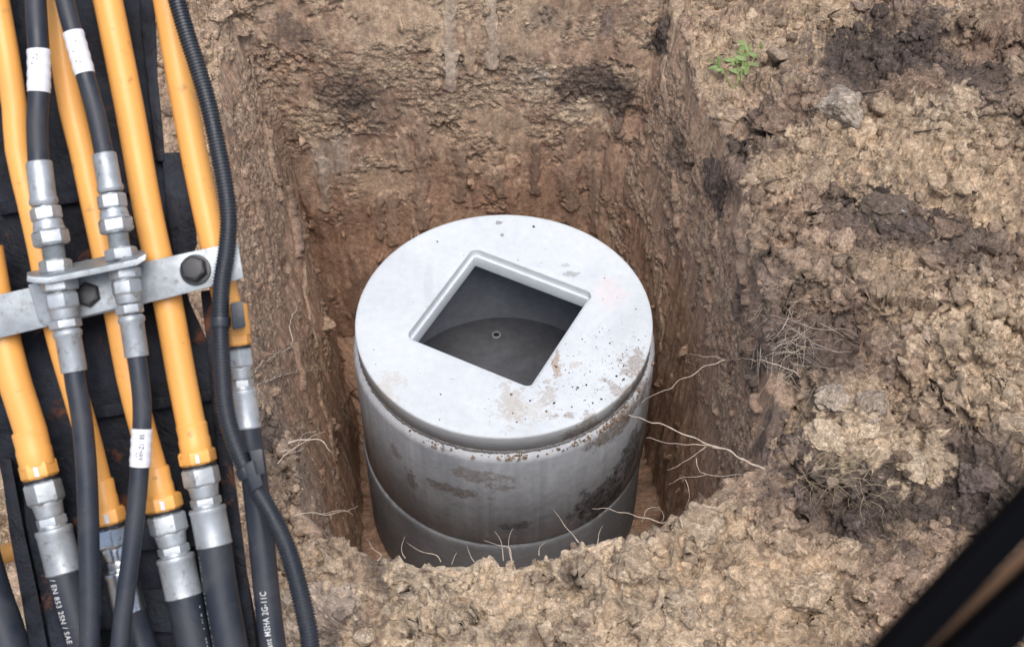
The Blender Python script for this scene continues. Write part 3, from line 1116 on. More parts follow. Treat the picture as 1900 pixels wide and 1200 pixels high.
tag(ring, 'upper grey concrete manhole ring with mud stains directly under the pale lid', 'concrete ring', 'stacked concrete manhole rings')
V, F = ring_profile([(.52, -.0855), (.52, -.1075), (.574, -.1075), (.580, -.102), (.578, -.094), (.570, -.0855)], 700)
ang = np.arctan2(V[:, 1], V[:, 0])
nz = fbm(np.stack([np.cos(ang) * 20, np.sin(ang) * 20, V[:, 2] * 40], 1), 2.5, 4, .7, 91)
ou = np.hypot(V[:, 0], V[:, 1]) > .56
V[ou, :2] *= (1 + .020 * np.maximum(nz[ou], -.5))[:, None]
mortar = link('mortar_bed', np_mesh('mortar_bed', V, F, mat_mortar), ring)

# lid with a rebated square opening
lid = empty('manhole_cover', (0, 0, -.085))
bm = bmesh.new()
LR, LT = .584, .085
cx, cy, rot = -.012, .017, math.radians(-27.7)


def sq(side, rad, n=7):
    out = []
    h = side / 2
    for qx, qy, a0 in ((1, 1, 0), (-1, 1, 90), (-1, -1, 180), (1, -1, 270)):
        for k in range(n + 1):
            a = math.radians(a0 + 90 * k / n)
            x, y = qx * (h - rad) + rad * math.cos(a), qy * (h - rad) + rad * math.sin(a)
            out.append((cx + x * math.cos(rot) - y * math.sin(rot), cy + x * math.sin(rot) + y * math.cos(rot)))
    return out


oc = sq(.545, .032)
ic = sq(.512, .004)
nO = len(oc)
NB = nO * 8


def loop_pts(pts, z):
    return [(x, y, z) for x, y in pts]


def circ_for(pts, r):
    """points of the circle, one set of 8 per outline point, by angle"""
    return None


a0 = math.atan2(oc[0][1] - cy, oc[0][0] - cx)
angs = [math.atan2(y - cy, x - cx) for x, y in oc]
angs = np.unwrap(angs)
V, F = [], []
# resample the square outline finely so the lid's top is an even ring of quads
per = 4
fine_oc, fine_ic, fine_a = [], [], []
for i in range(nO):
    j = (i + 1) % nO
    L = math.dist(oc[i], oc[j])
    m_ = max(1, int(L / .012))
    for t in range(m_):
        s = t / m_
        fine_oc.append((oc[i][0] * (1 - s) + oc[j][0] * s, oc[i][1] * (1 - s) + oc[j][1] * s))
        fine_ic.append((ic[i][0] * (1 - s) + ic[j][0] * s, ic[i][1] * (1 - s) + ic[j][1] * s))
K = len(fine_oc)
for x, y in fine_oc:
    dx, dy = x - cx, y - cy
    dl = math.hypot(dx, dy)
    dx, dy = dx / dl, dy / dl
    bq = cx * dx + cy * dy
    t = -bq + math.sqrt(bq * bq - (cx * cx + cy * cy - LR * LR))
    fine_a.append((cx + dx * t, cy + dy * t))
loops = []
rimn = fbm(np.array([(x * 14, y * 14, 0) for x, y in fine_a]), 2.0, 4, .6, 95)
shrink = lambda d, z: [(x * (1 - (d + .0010 * abs(q) + .012 * max(0, abs(q) - .42)) / LR), y * (1 - (d + .0010 * abs(q) + .012 * max(0, abs(q) - .42)) / LR), z) for (x, y), q in zip(fine_a, rimn)]
grow = lambda pts, e: [(cx + (x - cx) * (1 + e), cy + (y - cy) * (1 + e)) for x, y in pts]
loops.append(shrink(.008, -LT + .001))
loops.append(shrink(.003, -LT + .006))
loops.append(shrink(.001, -.010))
loops.append(shrink(.002, -.004))
loops.append(shrink(.006, -.0008))
for t in (.05, .3, .6, .9):
    loops.append([(x1 * (1 - t) * .99 + x0 * t, y1 * (1 - t) * .99 + y0 * t, 0) for (x1, y1), (x0, y0) in zip(fine_a, fine_oc)])
loops.append(loop_pts(grow(fine_oc, .012), 0))
loops.append(loop_pts(grow(fine_oc, .003), -.0015))
loops.append(loop_pts(fine_oc, -.006))
loops.append(loop_pts(grow(fine_oc, -.008), -.026))
loops.append(loop_pts(grow(fine_oc, -.016), -.030))
loops.append(loop_pts(grow(fine_ic, .008), -.0305))
loops.append(loop_pts(fine_ic, -.034))
loops.append(loop_pts(fine_ic, -LT + .001))
V = np.array([p for l in loops for p in l])
nL = len(loops)
F = []
for i in range(nL):
    i2 = (i + 1) % nL
    for k in range(K):
        k2 = (k + 1) % K
        F.append((i * K + k, i * K + k2, i2 * K + k2, i2 * K + k))
V[:, 2] += .085
lo_ = link('slab', np_mesh('slab', V, np.array(F), mat_lid), lid)
lo_.data.set_sharp_from_angle(angle=math.radians(50))
tag(lid, 'round pale concrete lid with a square rebated opening on top of the rings', 'manhole cover')
# fix stains being in slab coordinates
lo_.data.transform(__import__('mathutils').Matrix.Translation((0, 0, -.085)))
lo_.location = (0, 0, .085)

# drain socket in the floor of the well
mb = MB()
hx, hy = hole[0], hole[1]
k = 20
mb.add([(hx + r * math.cos(2 * math.pi * j / k), hy + r * math.sin(2 * math.pi * j / k), z) for r, z in ((.020, -.5595), (.020, -.553), (.016, -.551), (.013, -.5585)) for j in range(k)],
       [(i * k + j, i * k + (j + 1) % k, (i + 1) * k + (j + 1) % k, (i + 1) * k + j) for i in range(3) for j in range(k)])
mb.build('lifting_socket', plain('worn_grey', (.32, .32, .33), .7), base)
mb = MB()
mb.axis((hx, hy, -.5595), (hx, hy, -.5560), [(0, .0128), (1, .0128)], 16)
mb.build('socket_plug', M['seal'], base)

# crumbs on the lid and ledge
nC = 330
cl = []
while len(cl) < nC:
    u = rng.random()
    if u < .55:
        x, y = rng.normal((.29, -.32), (.17, .12))
    elif u < .8:
        x, y = rng.normal((.42, -.18), (.09, .12))
    else:
        x, y = rng.uniform(-.55, .55, 2)
    if math.hypot(x, y) > .565:
        continue
    qx, qy = x - cx, y - cy
    lx, ly = qx * math.cos(-rot) - qy * math.sin(-rot), qx * math.sin(-rot) + qy * math.cos(-rot)
    if max(abs(lx), abs(ly)) < .285:
        continue
    cl.append((x, y, 0.0005))
szs = sizes(nC, .0013, .0085, 2.8)
nE = 150
ea = np.concatenate([rng.normal(-.85, .16, 60), rng.normal(-1.98, .05, 22), rng.normal(-1.50, .05, 28), rng.normal(-1.35, .5, 40)])
er = rng.uniform(.583, .600, nE)
el = np.stack([np.cos(ea) * er, np.sin(ea) * er, -.110 - .5 * (er - .585)], 1)
pts = np.concatenate([np.array(cl), el])
szs = np.concatenate([szs, sizes(nE, .003, .011, 2.2)])
V0, F0 = ico(1)
var = [rock_variant(V0, 40 + s) for s in range(8)]
R = rand_rot(len(pts))
VA, FA, TA = [], [], []
for i in range(len(pts)):
    W = (var[i % 8] @ R[i].T) * szs[i] * (1, 1, .7) + pts[i]
    VA.append(W)
    FA.append(F0 + i * len(V0))
    t = tone('D') * 1.3 if i < nC and rng.random() < .75 else tone('N') * rng.uniform(.6, 1.2)
    TA.append(np.tile(t, (len(V0), 1)))
cr = link('soil_crumbs', np_mesh('soil_crumbs', np.concatenate(VA), np.concatenate(FA), M['soil'], np.concatenate(TA)))
tag(cr, 'dark soil crumbs scattered on the pale lid and the ledge below it', 'soil crumbs', kind='stuff')


# ------------------------------------------------------------------ roots, grass, twigs
def wander(pts, step, jit):
    Q = catmull(pts, step)
    n = len(Q)
    k = rng.normal(size=(n, 3))
    for _ in range(2):
        k = (np.roll(k, 1, 0) + 2 * k + np.roll(k, -1, 0)) / 4
    k[0] = k[-1] = 0
    return Q + k * jit


def strand(mb, px, lift, r0, r1, step=.012, jit=.0052, n=7):
    """px: photo points of the strand; lift: metres it stands off the surface behind it"""
    if np.isscalar(lift):
        lift = [lift] * len(px)
    pts = [hit(tree, x, y, l) for (x, y), l in zip(px, lift)]
    Q = wander(pts, step, jit)
    rad = np.linspace(r0, r1 * .6, len(Q)) * .80 * rng.uniform(.75, 1.3, len(Q))
    mb.sweep(Q, rad, n, True, ref=(.3, -.2, .9))
    return Q


def depth_strand(mb, pts, r0, r1, step=.012, jit=.0052, n=7):
    Q = wander([at(x, y, d) for x, y, d in pts], step, jit)
    rad = np.linspace(r0, r1 * .6, len(Q)) * .80 * rng.uniform(.75, 1.3, len(Q))
    mb.sweep(Q, rad, n, True, ref=(.3, -.2, .9))
    return Q


def root_thing(strands, label, mat='root', name='root', group='bare roots sticking out of the cut soil'):
    mb = MB()
    for s in strands:
        if s[0] == 'd':
            Q = depth_strand(mb, *s[1:])
        else:
            Q = strand(mb, *s)
    o = mb.build(name, M[mat], None, 60, origin=np.mean(mb.v, 0))
    tag(o, label, name.replace('_', ' '), group)
    return o


def dp(px, py):
    return float(np.dot(hit(tree, px, py) - CAM, FW))


root_thing([([(556, 556), (537, 602), (541, 640), (500, 664), (467, 690)], [.01, .04, .05, .05, .02], .0034, .0042), ([(541, 640), (552, 648), (566, 640)], .02, .0015, .0009), ([(467, 688), (480, 692), (492, 690)], .02, .0014, .0008)],
           'white zigzag root running down the left pit wall beside the corrugated conduit')
root_thing([([(478, 716), (540, 692), (600, 686), (642, 693)], [.02, .08, .12, .14], .0034, .0022), ([(540, 692), (575, 683), (625, 690)], .06, .0012, .0006)],
           'thin pale root reaching from the left pit wall toward the concrete lid')
d0 = dp(530, 905)
root_thing([('d', [(515, 860, d0), (545, 832, d0), (575, 812, d0), (603, 800, d0)], .0026, .0012), ('d', [(535, 822, d0), (560, 816, d0), (594, 815, d0), (614, 838, d0)], .004, .0028), ('d', [(520, 838, d0), (552, 828, d0), (560, 808, d0), (588, 800, d0)], .0018, .001), ('d', [(525, 845, d0), (558, 835, d0), (565, 828, d0)], .0014, .0008)],
           'forked pale root with a broken stub sticking out of the left rim')
root_thing([('d', [(535, 852, d0), (558, 862, d0), (592, 884, d0), (629, 912, d0)], .0022, .001), ('d', [(556, 864, d0), (553, 880, d0), (541, 892, d0)], .0012, .0008), ('d', [(500, 915, d0), (515, 922, d0), (540, 938, d0)], .0016, .001)],
           'thin brown root hanging below the forked stub', 'darkroot')
d1 = dp(560, 985)
root_thing([('d', [(545, 958, d1), (580, 950, d1), (615, 951, d1), (664, 938, d1 + .1)], .0022, .001), ('d', [(600, 951, d1), (640, 945, d1), (655, 955, d1)], .001, .0007)],
           'horizontal thin root reaching from the near left rim to the lower ring')
root_thing([([(1480, 695), (1410, 668), (1345, 668)], [.03, .10, .25], .002, .0022), ('d', [(1345, 668, 4.72), (1280, 695, 4.70), (1235, 722, 4.72), (1192, 746, 4.75)], .0022, .0016), ('d', [(1345, 668, 4.72), (1310, 662, 4.74), (1278, 656, 4.76)], .0012, .0008)],
           'long straight pale root stretching from the right rim to the edge of the lid')
dr = dp(1430, 880)
root_thing([('d', [(1425, 878, dr), (1362, 840, dr), (1292, 815, dr), (1212, 781, dr), (1166, 769, dr + .02)], .0042, .0024),
            ('d', [(1340, 832, dr), (1300, 826, dr), (1258, 823, dr), (1200, 812, dr + .03)], .0020, .0014), ('d', [(1310, 828, dr), (1280, 850, dr), (1238, 872, dr + .03)], .0018, .001),
            ('d', [(1292, 850, dr), (1294, 868, dr), (1310, 880, dr), (1392, 880, dr)], .0016, .0012), ('d', [(1310, 880, dr), (1270, 886, dr), (1240, 898, dr)], .0014, .0008), ('d', [(1272, 890, dr), (1276, 915, dr), (1270, 945, dr)], .0012, .0007)],
           'thick forked pale root spreading from the near right rim to the upper ring')
df = dp(1240, 975)
root_thing([('d', [(1235, 968, df), (1205, 962, df), (1165, 953, df), (1098, 943, df)], .0022, .001), ('d', [(1190, 968, df), (1200, 946, df), (1220, 940, df), (1232, 958, df), (1226, 968, df)], .0012, .001)],
           'looped thin root on the near right rim in front of the lower ring')
front = [((680, 1000), (692, 1018), (708, 1030), (700, 1040)), ((755, 1006), (780, 1022), (812, 1030), (818, 1042)), ((751, 995), (746, 1015), (752, 1035)), ((866, 1012), (872, 1028), (880, 1042)), ((898, 1002), (925, 1012), (945, 1016), (950, 1040)),
         ((966, 956), (966, 985), (962, 1015), (960, 1040)), ((1026, 945), (1045, 970), (1062, 990), (1074, 1006)), ((918, 985), (930, 1005), (934, 1040)), ((952, 980), (944, 1005), (950, 1040)), ((1118, 975), (1112, 990), (1108, 1010)), ((1012, 1005), (1003, 1015), (1000, 1030)), ((848, 1025), (842, 1034), (838, 1046))]
labs = ['short root leaning left at the far left of the near rim', 'slanting root in front of the lower ring, left of its middle', 'tiny upright root beside the slanting root on the near rim', 'short stub root on the near rim below the ring joint',
        'branching root lying across the dark joint of the rings', 'tall thin upright root in front of the ring joint', 'slanting fine root in front of the ring right of the tall upright root', 'fine upright root just left of the tall upright root',
        'thin crooked root touching the tall upright root', 'small upright root at the right part of the near rim', 'tiny stub root below the slanting fine root', 'tiny stub root on the near rim left of the short stub']
for s, l in zip(front, labs):
    dd = dp(s[-1][0], s[-1][1] + 14)
    root_thing([('d', [(x, y, dd - .004 * i) for i, (x, y) in enumerate(reversed(s))], .0020, .0009, .01, .002)], l)
root_thing([([(1214, 430), (1250, 412), (1272, 392), (1290, 365), (1302, 340)], .015, .0022, .0018)], 'pale root crossing the right pit wall above the lid')
root_thing([([(1172, 366), (1190, 352), (1217, 334)], .015, .0018, .0012)], 'short pale root on the right pit wall near the far corner')
root_thing([([(1366, 560), (1372, 590), (1362, 625)], .01, .0012, .0009), ([(1332, 760), (1355, 720), (1365, 690)], .02, .001, .0008)], 'fine hair roots on the right pit wall beside the root tangle', 'darkroot')
# tangle at the right rim
mb = MB()
for i in range(95):
    a = random.gauss(-2.2, .55) if i % 3 else random.gauss(-.2, .6)
    x, y = random.gauss(1458, 32), random.gauss(630, 42)
    L = random.uniform(25, 120)
    x2, y2 = x + L * math.cos(a), y - L * math.sin(a) * .9
    xm, ym = (x + x2) / 2 + random.gauss(0, 7), (y + y2) / 2 + random.gauss(0, 7)
    strand(mb, [(x, y), (xm, ym), (x2, y2)], [.0, random.uniform(.01, .06), random.uniform(0, .08)], .0012 * random.uniform(.5, 1.5), .0006, .014, .004, 5)
o = mb.build('root_tangle', M['root'], None, 60, origin=np.mean(mb.v, 0))
tag(o, 'tangle of thin pale roots hanging over the right rim of the pit', 'roots')


def tuft(name, x, y, n, L, spread, lean, mat, label, cat, rad=.0010, group=None):
    mb = MB()
    for i in range(n):
        bx, by = random.gauss(x, spread), random.gauss(y, spread * .5)
        a = lean + random.gauss(0, .8)
        l = L * random.uniform(.4, 1.1)
        ex, ey = bx + l * math.cos(a), by - l * math.sin(a)
        mx, my = bx + .5 * l * math.cos(a) + random.gauss(0, l * .12), by - .5 * l * math.sin(a) - random.uniform(0, .2) * l
        strand(mb, [(bx, by), (mx, my), (ex, ey)], [0, random.uniform(.01, .05), random.uniform(.0, .05)], rad * random.uniform(.7, 1.3), rad * .4, .02, .002, 5)
    o = mb.build(name, M[mat], None, 60, origin=np.mean(mb.v, 0))
    tag(o, label, cat, group)
    return o


# fibres and straw bits strewn everywhere
lp_ = area * vis * (gnd * .8 + wall * .25 * sstep(-.7, .3, Zf)) * (1 - far)
for px, py, r_, g_ in ((1450, 640, 120, 5), (1540, 880, 150, 5), (1330, 270, 90, 5), (1550, 230, 120, 4), (1400, 130, 90, 4), (1230, 60, 80, 3), (1400, 850, 80, 3), (960, 1010, 200, 1.5), (540, 900, 80, 4), (700, 170, 150, 2)):
    c_ = hit(base_tree, px, py)
    rad = r_ * float(np.dot(c_ - CAM, FW)) / FPX
    lp_ = lp_ * (1 + g_ * np.exp(-((P2 - c_) ** 2).sum(1) / rad ** 2))
lp_ /= lp_.sum()
NGf = NG.reshape(-1, 3)
groups_ = {'root': MB(), 'darkroot': MB()}
for q_ in rng.choice(len(P2), 760, p=lp_):
    b_, n_ = P2[q_].astype(float), NGf[q_].astype(float)
    d_ = rng.normal(size=3)
    d_ -= n_ * d_.dot(n_) * rng.uniform(.5, 1.0)
    d_ /= np.linalg.norm(d_)
    L_ = rng.uniform(.012, .065)
    sd = np.cross(d_, n_) * rng.normal() * .3
    pts = [b_ + n_ * .002, b_ + d_ * L_ * .5 + n_ * rng.uniform(.003, .012) + sd * L_ * .5, b_ + d_ * L_ + n_ * rng.uniform(0, .012) - np.array([0, 0, .004])]
    Q = wander(pts, L_ / 4, .0012)
    rr_ = rng.uniform(.00035, .0010)
    groups_['root' if rng.random() < .55 else 'darkroot'].sweep(Q, np.linspace(rr_, rr_ * .5, len(Q)), 4, True, ref=(.3, -.2, .9))
for k_, mb in groups_.items():
    o = mb.build('plant_fibres', M[k_], None, 80)
    tag(o, 'pale root fibres and straw bits strewn over the soil' if k_ == 'root' else 'brown root fibres strewn over the soil', 'plant fibres', kind='stuff')

G1 = 'tufts of dry grass in the soil'
tuft('dry_grass', 1535, 880, 62, 95, 34, -.25, 'straw', 'large tuft of dry grass lying over the near right rim below the bright tan clods', 'dry grass', .0010, G1)
tuft('dry_grass', 1620, 930, 14, 70, 24, -.8, 'straw', 'thin dry grass stems trailing down the dark soil right of the large tuft', 'dry grass', .0010, G1)
tuft('dry_grass', 1318, 250, 16, 60, 14, -1.7, 'straw', 'dry grass hanging over the rim at the upper right of the pit', 'dry grass', .0010, G1)
tuft('dry_grass', 1545, 245, 16, 60, 14, 1.1, 'straw', 'dry grass bunch standing below the pale greyish clod', 'dry grass', .0010, G1)
tuft('dry_grass', 1345, 185, 12, 40, 16, .6, 'straw', 'few dry stems lying left of the green weed', 'dry grass', .0010, G1)
tuft('dry_grass', 1400, 150, 26, 55, 16, .5, 'darkroot', 'dark withered grass right behind the green weed', 'dry grass', .0010, G1)
tuft('dry_grass', 1565, 85, 14, 50, 18, .9, 'darkroot', 'withered dark stems in the dark topsoil at the top right', 'dry grass', .0010, G1)
tuft('root_fibres', 1190, 45, 12, 80, 9, 3.0, 'darkroot', 'fine brown root fibres at the top of the far right pit corner', 'root', .001)
tuft('root_fibres', 1345, 345, 26, 40, 9, -1.0, 'twig', 'black root fibres on the dark patch of the right rim', 'root', .0012)

# green weed
weed = empty('weed', hit(tree, 1372, 150))
mb = MB()
stems = [[(1375, 160), (1378, 120), (1392, 80)], [(1365, 165), (1370, 130), (1362, 100)], [(1372, 150), (1395, 115), (1412, 92)], [(1360, 165), (1340, 130), (1325, 118)], [(1370, 140), (1385, 105), (1380, 75)]]
ends = []
for s in stems:
    pts = [hit(tree, x, y, l) for (x, y), l in zip(s, (0, .05, .08))]
    Q = catmull(pts, .015)
    mb.sweep(Q, np.linspace(.0028, .0016, len(Q)), 6)
    ends.append(Q)
mb.build('stem', plain('green_stem', (.22, .30, .09), .6, .3, 40), weed)
for i in range(26):
    Q = ends[i % 5]
    b = Q[random.randrange(len(Q) // 3, len(Q))]
    mbl = MB()
    L, w = random.uniform(.022, .05), random.uniform(.005, .011)
    d = np.array([random.gauss(0, 1), random.gauss(-.3, .8), random.uniform(-.1, .8)])
    d /= np.linalg.norm(d)
    side = np.cross(d, (.2, -.5, .8))
    side /= np.linalg.norm(side)
    nn = np.cross(side, d)
    n = 7
    top = []
    for t in range(n + 1):
        u = t / n
        c = b + d * L * u + nn * (-.012 * u * u)
        wd = w * math.sin(math.pi * min(1, u * .92 + .06)) ** .7
        top.append((c - side * wd, c + nn * -.0015, c + side * wd))
    Vv, Ff = [], []
    for dz in (0, -.0006):
        for tr in top:
            Vv += [p + nn * dz for p in tr]
    m3 = (n + 1) * 3
    for t in range(n):
        for q in (0, 1):
            a_ = t * 3 + q
            Ff.append((a_, a_ + 1, a_ + 4, a_ + 3))
            Ff.append((m3 + a_ + 3, m3 + a_ + 4, m3 + a_ + 1, m3 + a_))
    mbl.add(Vv, Ff)
    mbl.build('leaf', M['blade'], weed, 80)
tag(weed, 'small green weed with narrow leaves growing at the upper right rim', 'weed')

for s, lab in (([(1695, 246), (1720, 243), (1748, 238)], 'dark short stick lying on the tan soil at the right'), ([(1600, 172), (1630, 168), (1664, 158)], 'brown stick behind the pale greyish clod'),
               ([(1820, 180), (1850, 172), (1880, 165)], 'dark twig near the upper right edge of the photo'), ([(1395, 345), (1430, 336), (1462, 330)], 'straw-coloured stick lying on the right rim below the dry grass')):
    mb = MB()
    strand(mb, s, .012, .005, .0035, .015, .002, 8)
    o = mb.build('stick', M['twig' if 'dark' in lab else 'darkroot'], None, 60, origin=np.mean(mb.v, 0))
    tag(o, lab, 'stick', 'sticks lying on the soil')

# ------------------------------------------------------------------ excavator arm with its pipes and hoses
DB = 1.5
boom = empty('excavator_arm', at(200, 600, DB))
tag(boom, 'black excavator arm carrying yellow hydraulic pipes and hoses at the left of the photo', 'excavator arm')


def B(px, py, w):
    return at(px, py, DB - w)


def K(w):
    return (DB - w) / FPX


def outline(pts, w):
    return [B(x, y, w) for x, y in pts]


# arm: a box section, its edges worn
arm_out = [(-160, -420), (250, -420), (272, -100), (284, 60), (290, 150), (300, 250), (304, 292), (318, 380), (330, 460), (352, 560), (388, 640), (402, 760), (420, 860), (440, 960), (462, 1080), (485, 1200), (540, 1560), (120, 1560), (58, 1180), (34, 1040), (14, 930), (-4, 850), (-40, 700), (-160, 560)]
mb = MB()
mb.prism(outline(arm_out, 0), outline(arm_out, -.26))
mb.build('arm_beam', M['black'], boom, 30, .003)
mb = MB()   # right-hand flange strip along the arm's edge
fl = [(236, -420), (254, -100), (262, 60), (274, 160), (284, 250), (290, 300)]
fr = [(262, -420), (280, -100), (290, 60), (293, 150), (303, 250), (306, 300)]
mb.prism(outline(fl + fr[::-1], .014), outline(fl + fr[::-1], -.01))
mb.build('edge_flange', M['black'], boom, 30, .003)
mb = MB()
g = [(300, 284), (352, 282), (366, 452), (360, 470), (322, 474), (310, 400)]
mb.prism(outline(g, .012), outline(g, -.10))
mb.build('gusset_plate', M['black'], boom, 30, .002)
mb = MB()
g = [(372, 540), (404, 536), (410, 640), (424, 800), (446, 960), (476, 1200), (520, 1500), (490, 1500), (448, 1200), (420, 980), (398, 800), (384, 640)]
mb.prism(outline(g, .016), outline(g, -.12))
mb.build('side_plate', M['black'], boom, 30, .002)
for g in ([(118, 960), (180, 950), (440, 985), (446, 1010), (120, 1030)], [(60, 1120), (300, 1090), (470, 1150), (474, 1182), (70, 1160)], [(130, 760), (400, 720), (404, 742), (132, 784)], [(0, 375), (290, 330), (292, 350), (0, 400)]):
    mb = MB()
    mb.prism(outline(g, .012), outline(g, -.02))
    mb.build('cross_rib', M['black'], boom, 30, .002)
mb = MB()
g = [(0, 850), (20, 850), (44, 980), (70, 1100), (96, 1240), (60, 1240), (40, 1110), (18, 990)]
mb.prism(outline(g, .030), outline(g, -.2))
mb.build('side_plate', M['black'], boom, 30, .002)
mb = MB()
g = [(40, 880), (90, 960), (110, 1080), (150, 1230), (100, 1230), (72, 1090), (48, 980)]
mb.prism(outline(g, .022), outline(g, -.05))
mb.build('rusty_bracket', M['black'], boom, 30, .002)


def nut(mb, a, b, r, phase=.0, ch=.10):
    """hexagon nut from a to b with rounded-off ends"""
    mb.axis(a, b, [(0, r * .86), (ch, r), (1 - ch, r), (1, r * .86)], 6, phase)
    mb.axis(a, b, [(-.01, r * .80), (1.01, r * .80)], 24)


WP = .040
pipes = [  # photo points of the axis, radius in photo px, then end fitting
    dict(p=[(460, -25), (530, -13), (640, 10), (720, 31), (800, 57), (862, 70)], r=30, e=[(71, 868), (120, 1062)], h=[(124, 1080), (140, 1140), (158, 1200), (190, 1320), (220, 1450)], hr=33, lab=None),
    dict(p=[(-120, -24), (0, -6), (100, 12), (200, 27), (280, 33), (380, 56), (460, 74), (615, 106), (800, 160), (945, 196)], r=23, e=[(200, 955), (240, 1135)], h=[(243, 1148), (262, 1200), (300, 1320), (330, 1450)], hr=31),
    dict(p=[(-120, 80), (0, 104), (100, 117), (200, 133), (280, 153), (360, 170), (460, 192), (600, 221), (700, 240), (800, 266), (860, 283), (922, 300)], r=24, e=[(302, 930), (342, 1106)], h=[(344, 1115), (352, 1160), (360, 1200), (384, 1320), (410, 1450)], hr=34),
    dict(p=[(-120, 174), (0, 200), (200, 240), (400, 276), (553, 310), (700, 337), (800, 357), (838, 365)], r=27, e=[(366, 845), (398, 1012)], h=[(399, 1020), (410, 1100), (428, 1200), (450, 1320), (475, 1450)], hr=33),
    dict(p=[(-120, 285), (0, 309), (100, 326), (200, 344), (300, 363), (400, 384), (550, 418), (618, 436)], r=25, e=[(439, 626), (459, 795)], h=[(460, 800), (474, 900), (485, 1000), (497, 1120), (507, 1200), (522, 1320), (540, 1450)], hr=25),
]
for pi, d in enumerate(pipes):
    k = K(WP)
    pr = d['r'] * k
    pts = catmull([B(x, y, WP) for y, x in d['p']], .02)
    mb = MB()
    mb.sweep(pts, pr, 28)
    pipe = mb.build('hydraulic_pipe', M['yellow'], boom, 50)
    a, b = B(*d['e'][0], WP), B(*d['e'][1], WP)
    ax = (b - a) / np.linalg.norm(b - a)
    L = np.linalg.norm(b - a)
    big = d['hr'] / 33
    pos = lambda t: a + ax * L * t
    R_ = lambda px: px * k * big
    mb = MB()      # swaged collar and yellow nut
    mb.axis(pos(-.36), pos(-.02), [(0, pr), (.06, pr * 1.07), (.45, pr * 1.04), (.55, pr * 1.10), (1, pr * 1.08)], 28)
    nut(mb, pos(-.07), pos(.10), R_(35), .3 + pi, .16)
    mb.build('yellow_nut', M['yellow'], pipe, 28, .0006)
    mb = MB()
    mb.axis(pos(.095), pos(.125), [(0, R_(32)), (1, R_(32))], 24)
    mb.build('seal_ring', M['seal'], pipe)
    if pi in (0, 1, 2, 3):
        mb = MB()
        c0 = pos(.02) + (-FW) * R_(31) * 1.005 + RT * R_(6)
        sx_, sy_ = RT * R_(4), ax * L * .045
        mb.prism([c0 - sx_ - sy_, c0 + sx_ - sy_, c0 + sx_ + sy_, c0 - sx_ + sy_], [c0 - sx_ - sy_ + FW * .004, c0 + sx_ - sy_ + FW * .004, c0 + sx_ + sy_ + FW * .004, c0 - sx_ + sy_ + FW * .004])
        mb.build('paint_mark', M['chip'], pipe)
    # hose with its fitting
    hp = catmull([pos(.93)] + [B(x, y, WP) for x, y in d['h']], .012)
    hr_ = d['hr'] * k * .97
    mb = MB()
    mb.sweep(hp, hr_, 32)
    hose = mb.build('hydraulic_hose', M['rubber'], boom, 60)
    fm = M['chrome'] if pi == 1 else M['zinc']
    mb = MB()
    nut(mb, pos(.12), pos(.34), R_(35), .1 + pi * .7, .14)
    mb.axis(pos(.33), pos(.46), [(0, R_(29)), (.3, R_(27.5)), (.8, R_(26)), (1, R_(25))], 28)
    mb.build('swivel_nut', fm, hose, 28, .0006)
    mb = MB()
    nut(mb, pos(.46), pos(.555), R_(29), .5 + pi, .12)
    mb.axis(pos(.54), pos(.58), [(0, R_(26)), (1, R_(26))], 28)
    mb.build('hex_collar', fm, hose, 28, .0005)
    mb = MB()
    fr_ = hr_ * 1.07
    # ferrule crimped into eight flats
    mb.axis(pos(.57), pos(1.0), [(0, fr_ * .86), (.02, fr_ * 1.0), (.10, fr_ * 1.03), (.14, fr_ * .98), (.93, fr_ * .98), (.97, fr_ * 1.01), (1, fr_ * .95)], 16)
    mb.build('ferrule', fm, hose, 50)
    d['hose'], d['curve'], d['rad'] = hose, hp, hr_


def text_mesh(s, size, condense=.8):
    cu = bpy.data.curves.new('print', 'FONT')
    cu.body = s
    cu.size = size
    cu.offset = size * .012
    cu.resolution_u = 3
    cu.space_character = 1.12
    o = bpy.data.objects.new('print', cu)
    col.objects.link(o)
    dg = bpy.context.evaluated_depsgraph_get()
    dg.update()
    me = bpy.data.meshes.new_from_object(o.evaluated_get(dg))
    bpy.data.objects.remove(o)
    bpy.data.curves.remove(cu)
    bm = bmesh.new()
    bm.from_mesh(me)
    bmesh.ops.triangulate(bm, faces=bm.faces)
    for _ in range(2):
        bmesh.ops.subdivide_edges(bm, edges=[e for e in bm.edges if e.calc_length() > size * .12], cuts=1)
    bmesh.ops.triangulate(bm, faces=bm.faces)
    V = np.array([v.co[:] for v in bm.verts])
    F = [[v.index for v in f.verts] for f in bm.faces]
    bm.free()
    bpy.data.meshes.remove(me)
    V[:, 0] *= condense
    return V, F


def wrap_text(s, curve, rad, start, size, phi0, parent, mat, upward=False, condense=.8, name='printed_text'):
    """letters laid onto a hose: along its length, bent round it; tops to the right (downward) or to the left (upward)"""
    V, F = text_mesh(s, size, condense)
    cap = size * .7
    arc = np.concatenate([[0], np.cumsum(np.linalg.norm(np.diff(curve, axis=0), axis=1))])
    T = np.gradient(curve, axis=0)
    T /= np.linalg.norm(T, axis=1)[:, None]
    out = []
    for x, y, _ in V:
        sgn = -1 if upward else 1
        q = start + sgn * x
        c = np.array([np.interp(q, arc, curve[:, j]) for j in range(3)])
        t = np.array([np.interp(q, arc, T[:, j]) for j in range(3)])
        nrm = -FW - t * (-FW).dot(t)
        nrm /= np.linalg.norm(nrm)
        side = np.cross(nrm, t)
        if side.dot(RT) < 0:
            side = -side
        ph = phi0 + sgn * (y - cap / 2) / rad
        out.append(c + rad * 1.012 * (math.cos(ph) * nrm + math.sin(ph) * side))
    mb = MB()
    mb.add(out, F)
    o = mb.build(name, mat, parent)
    return o


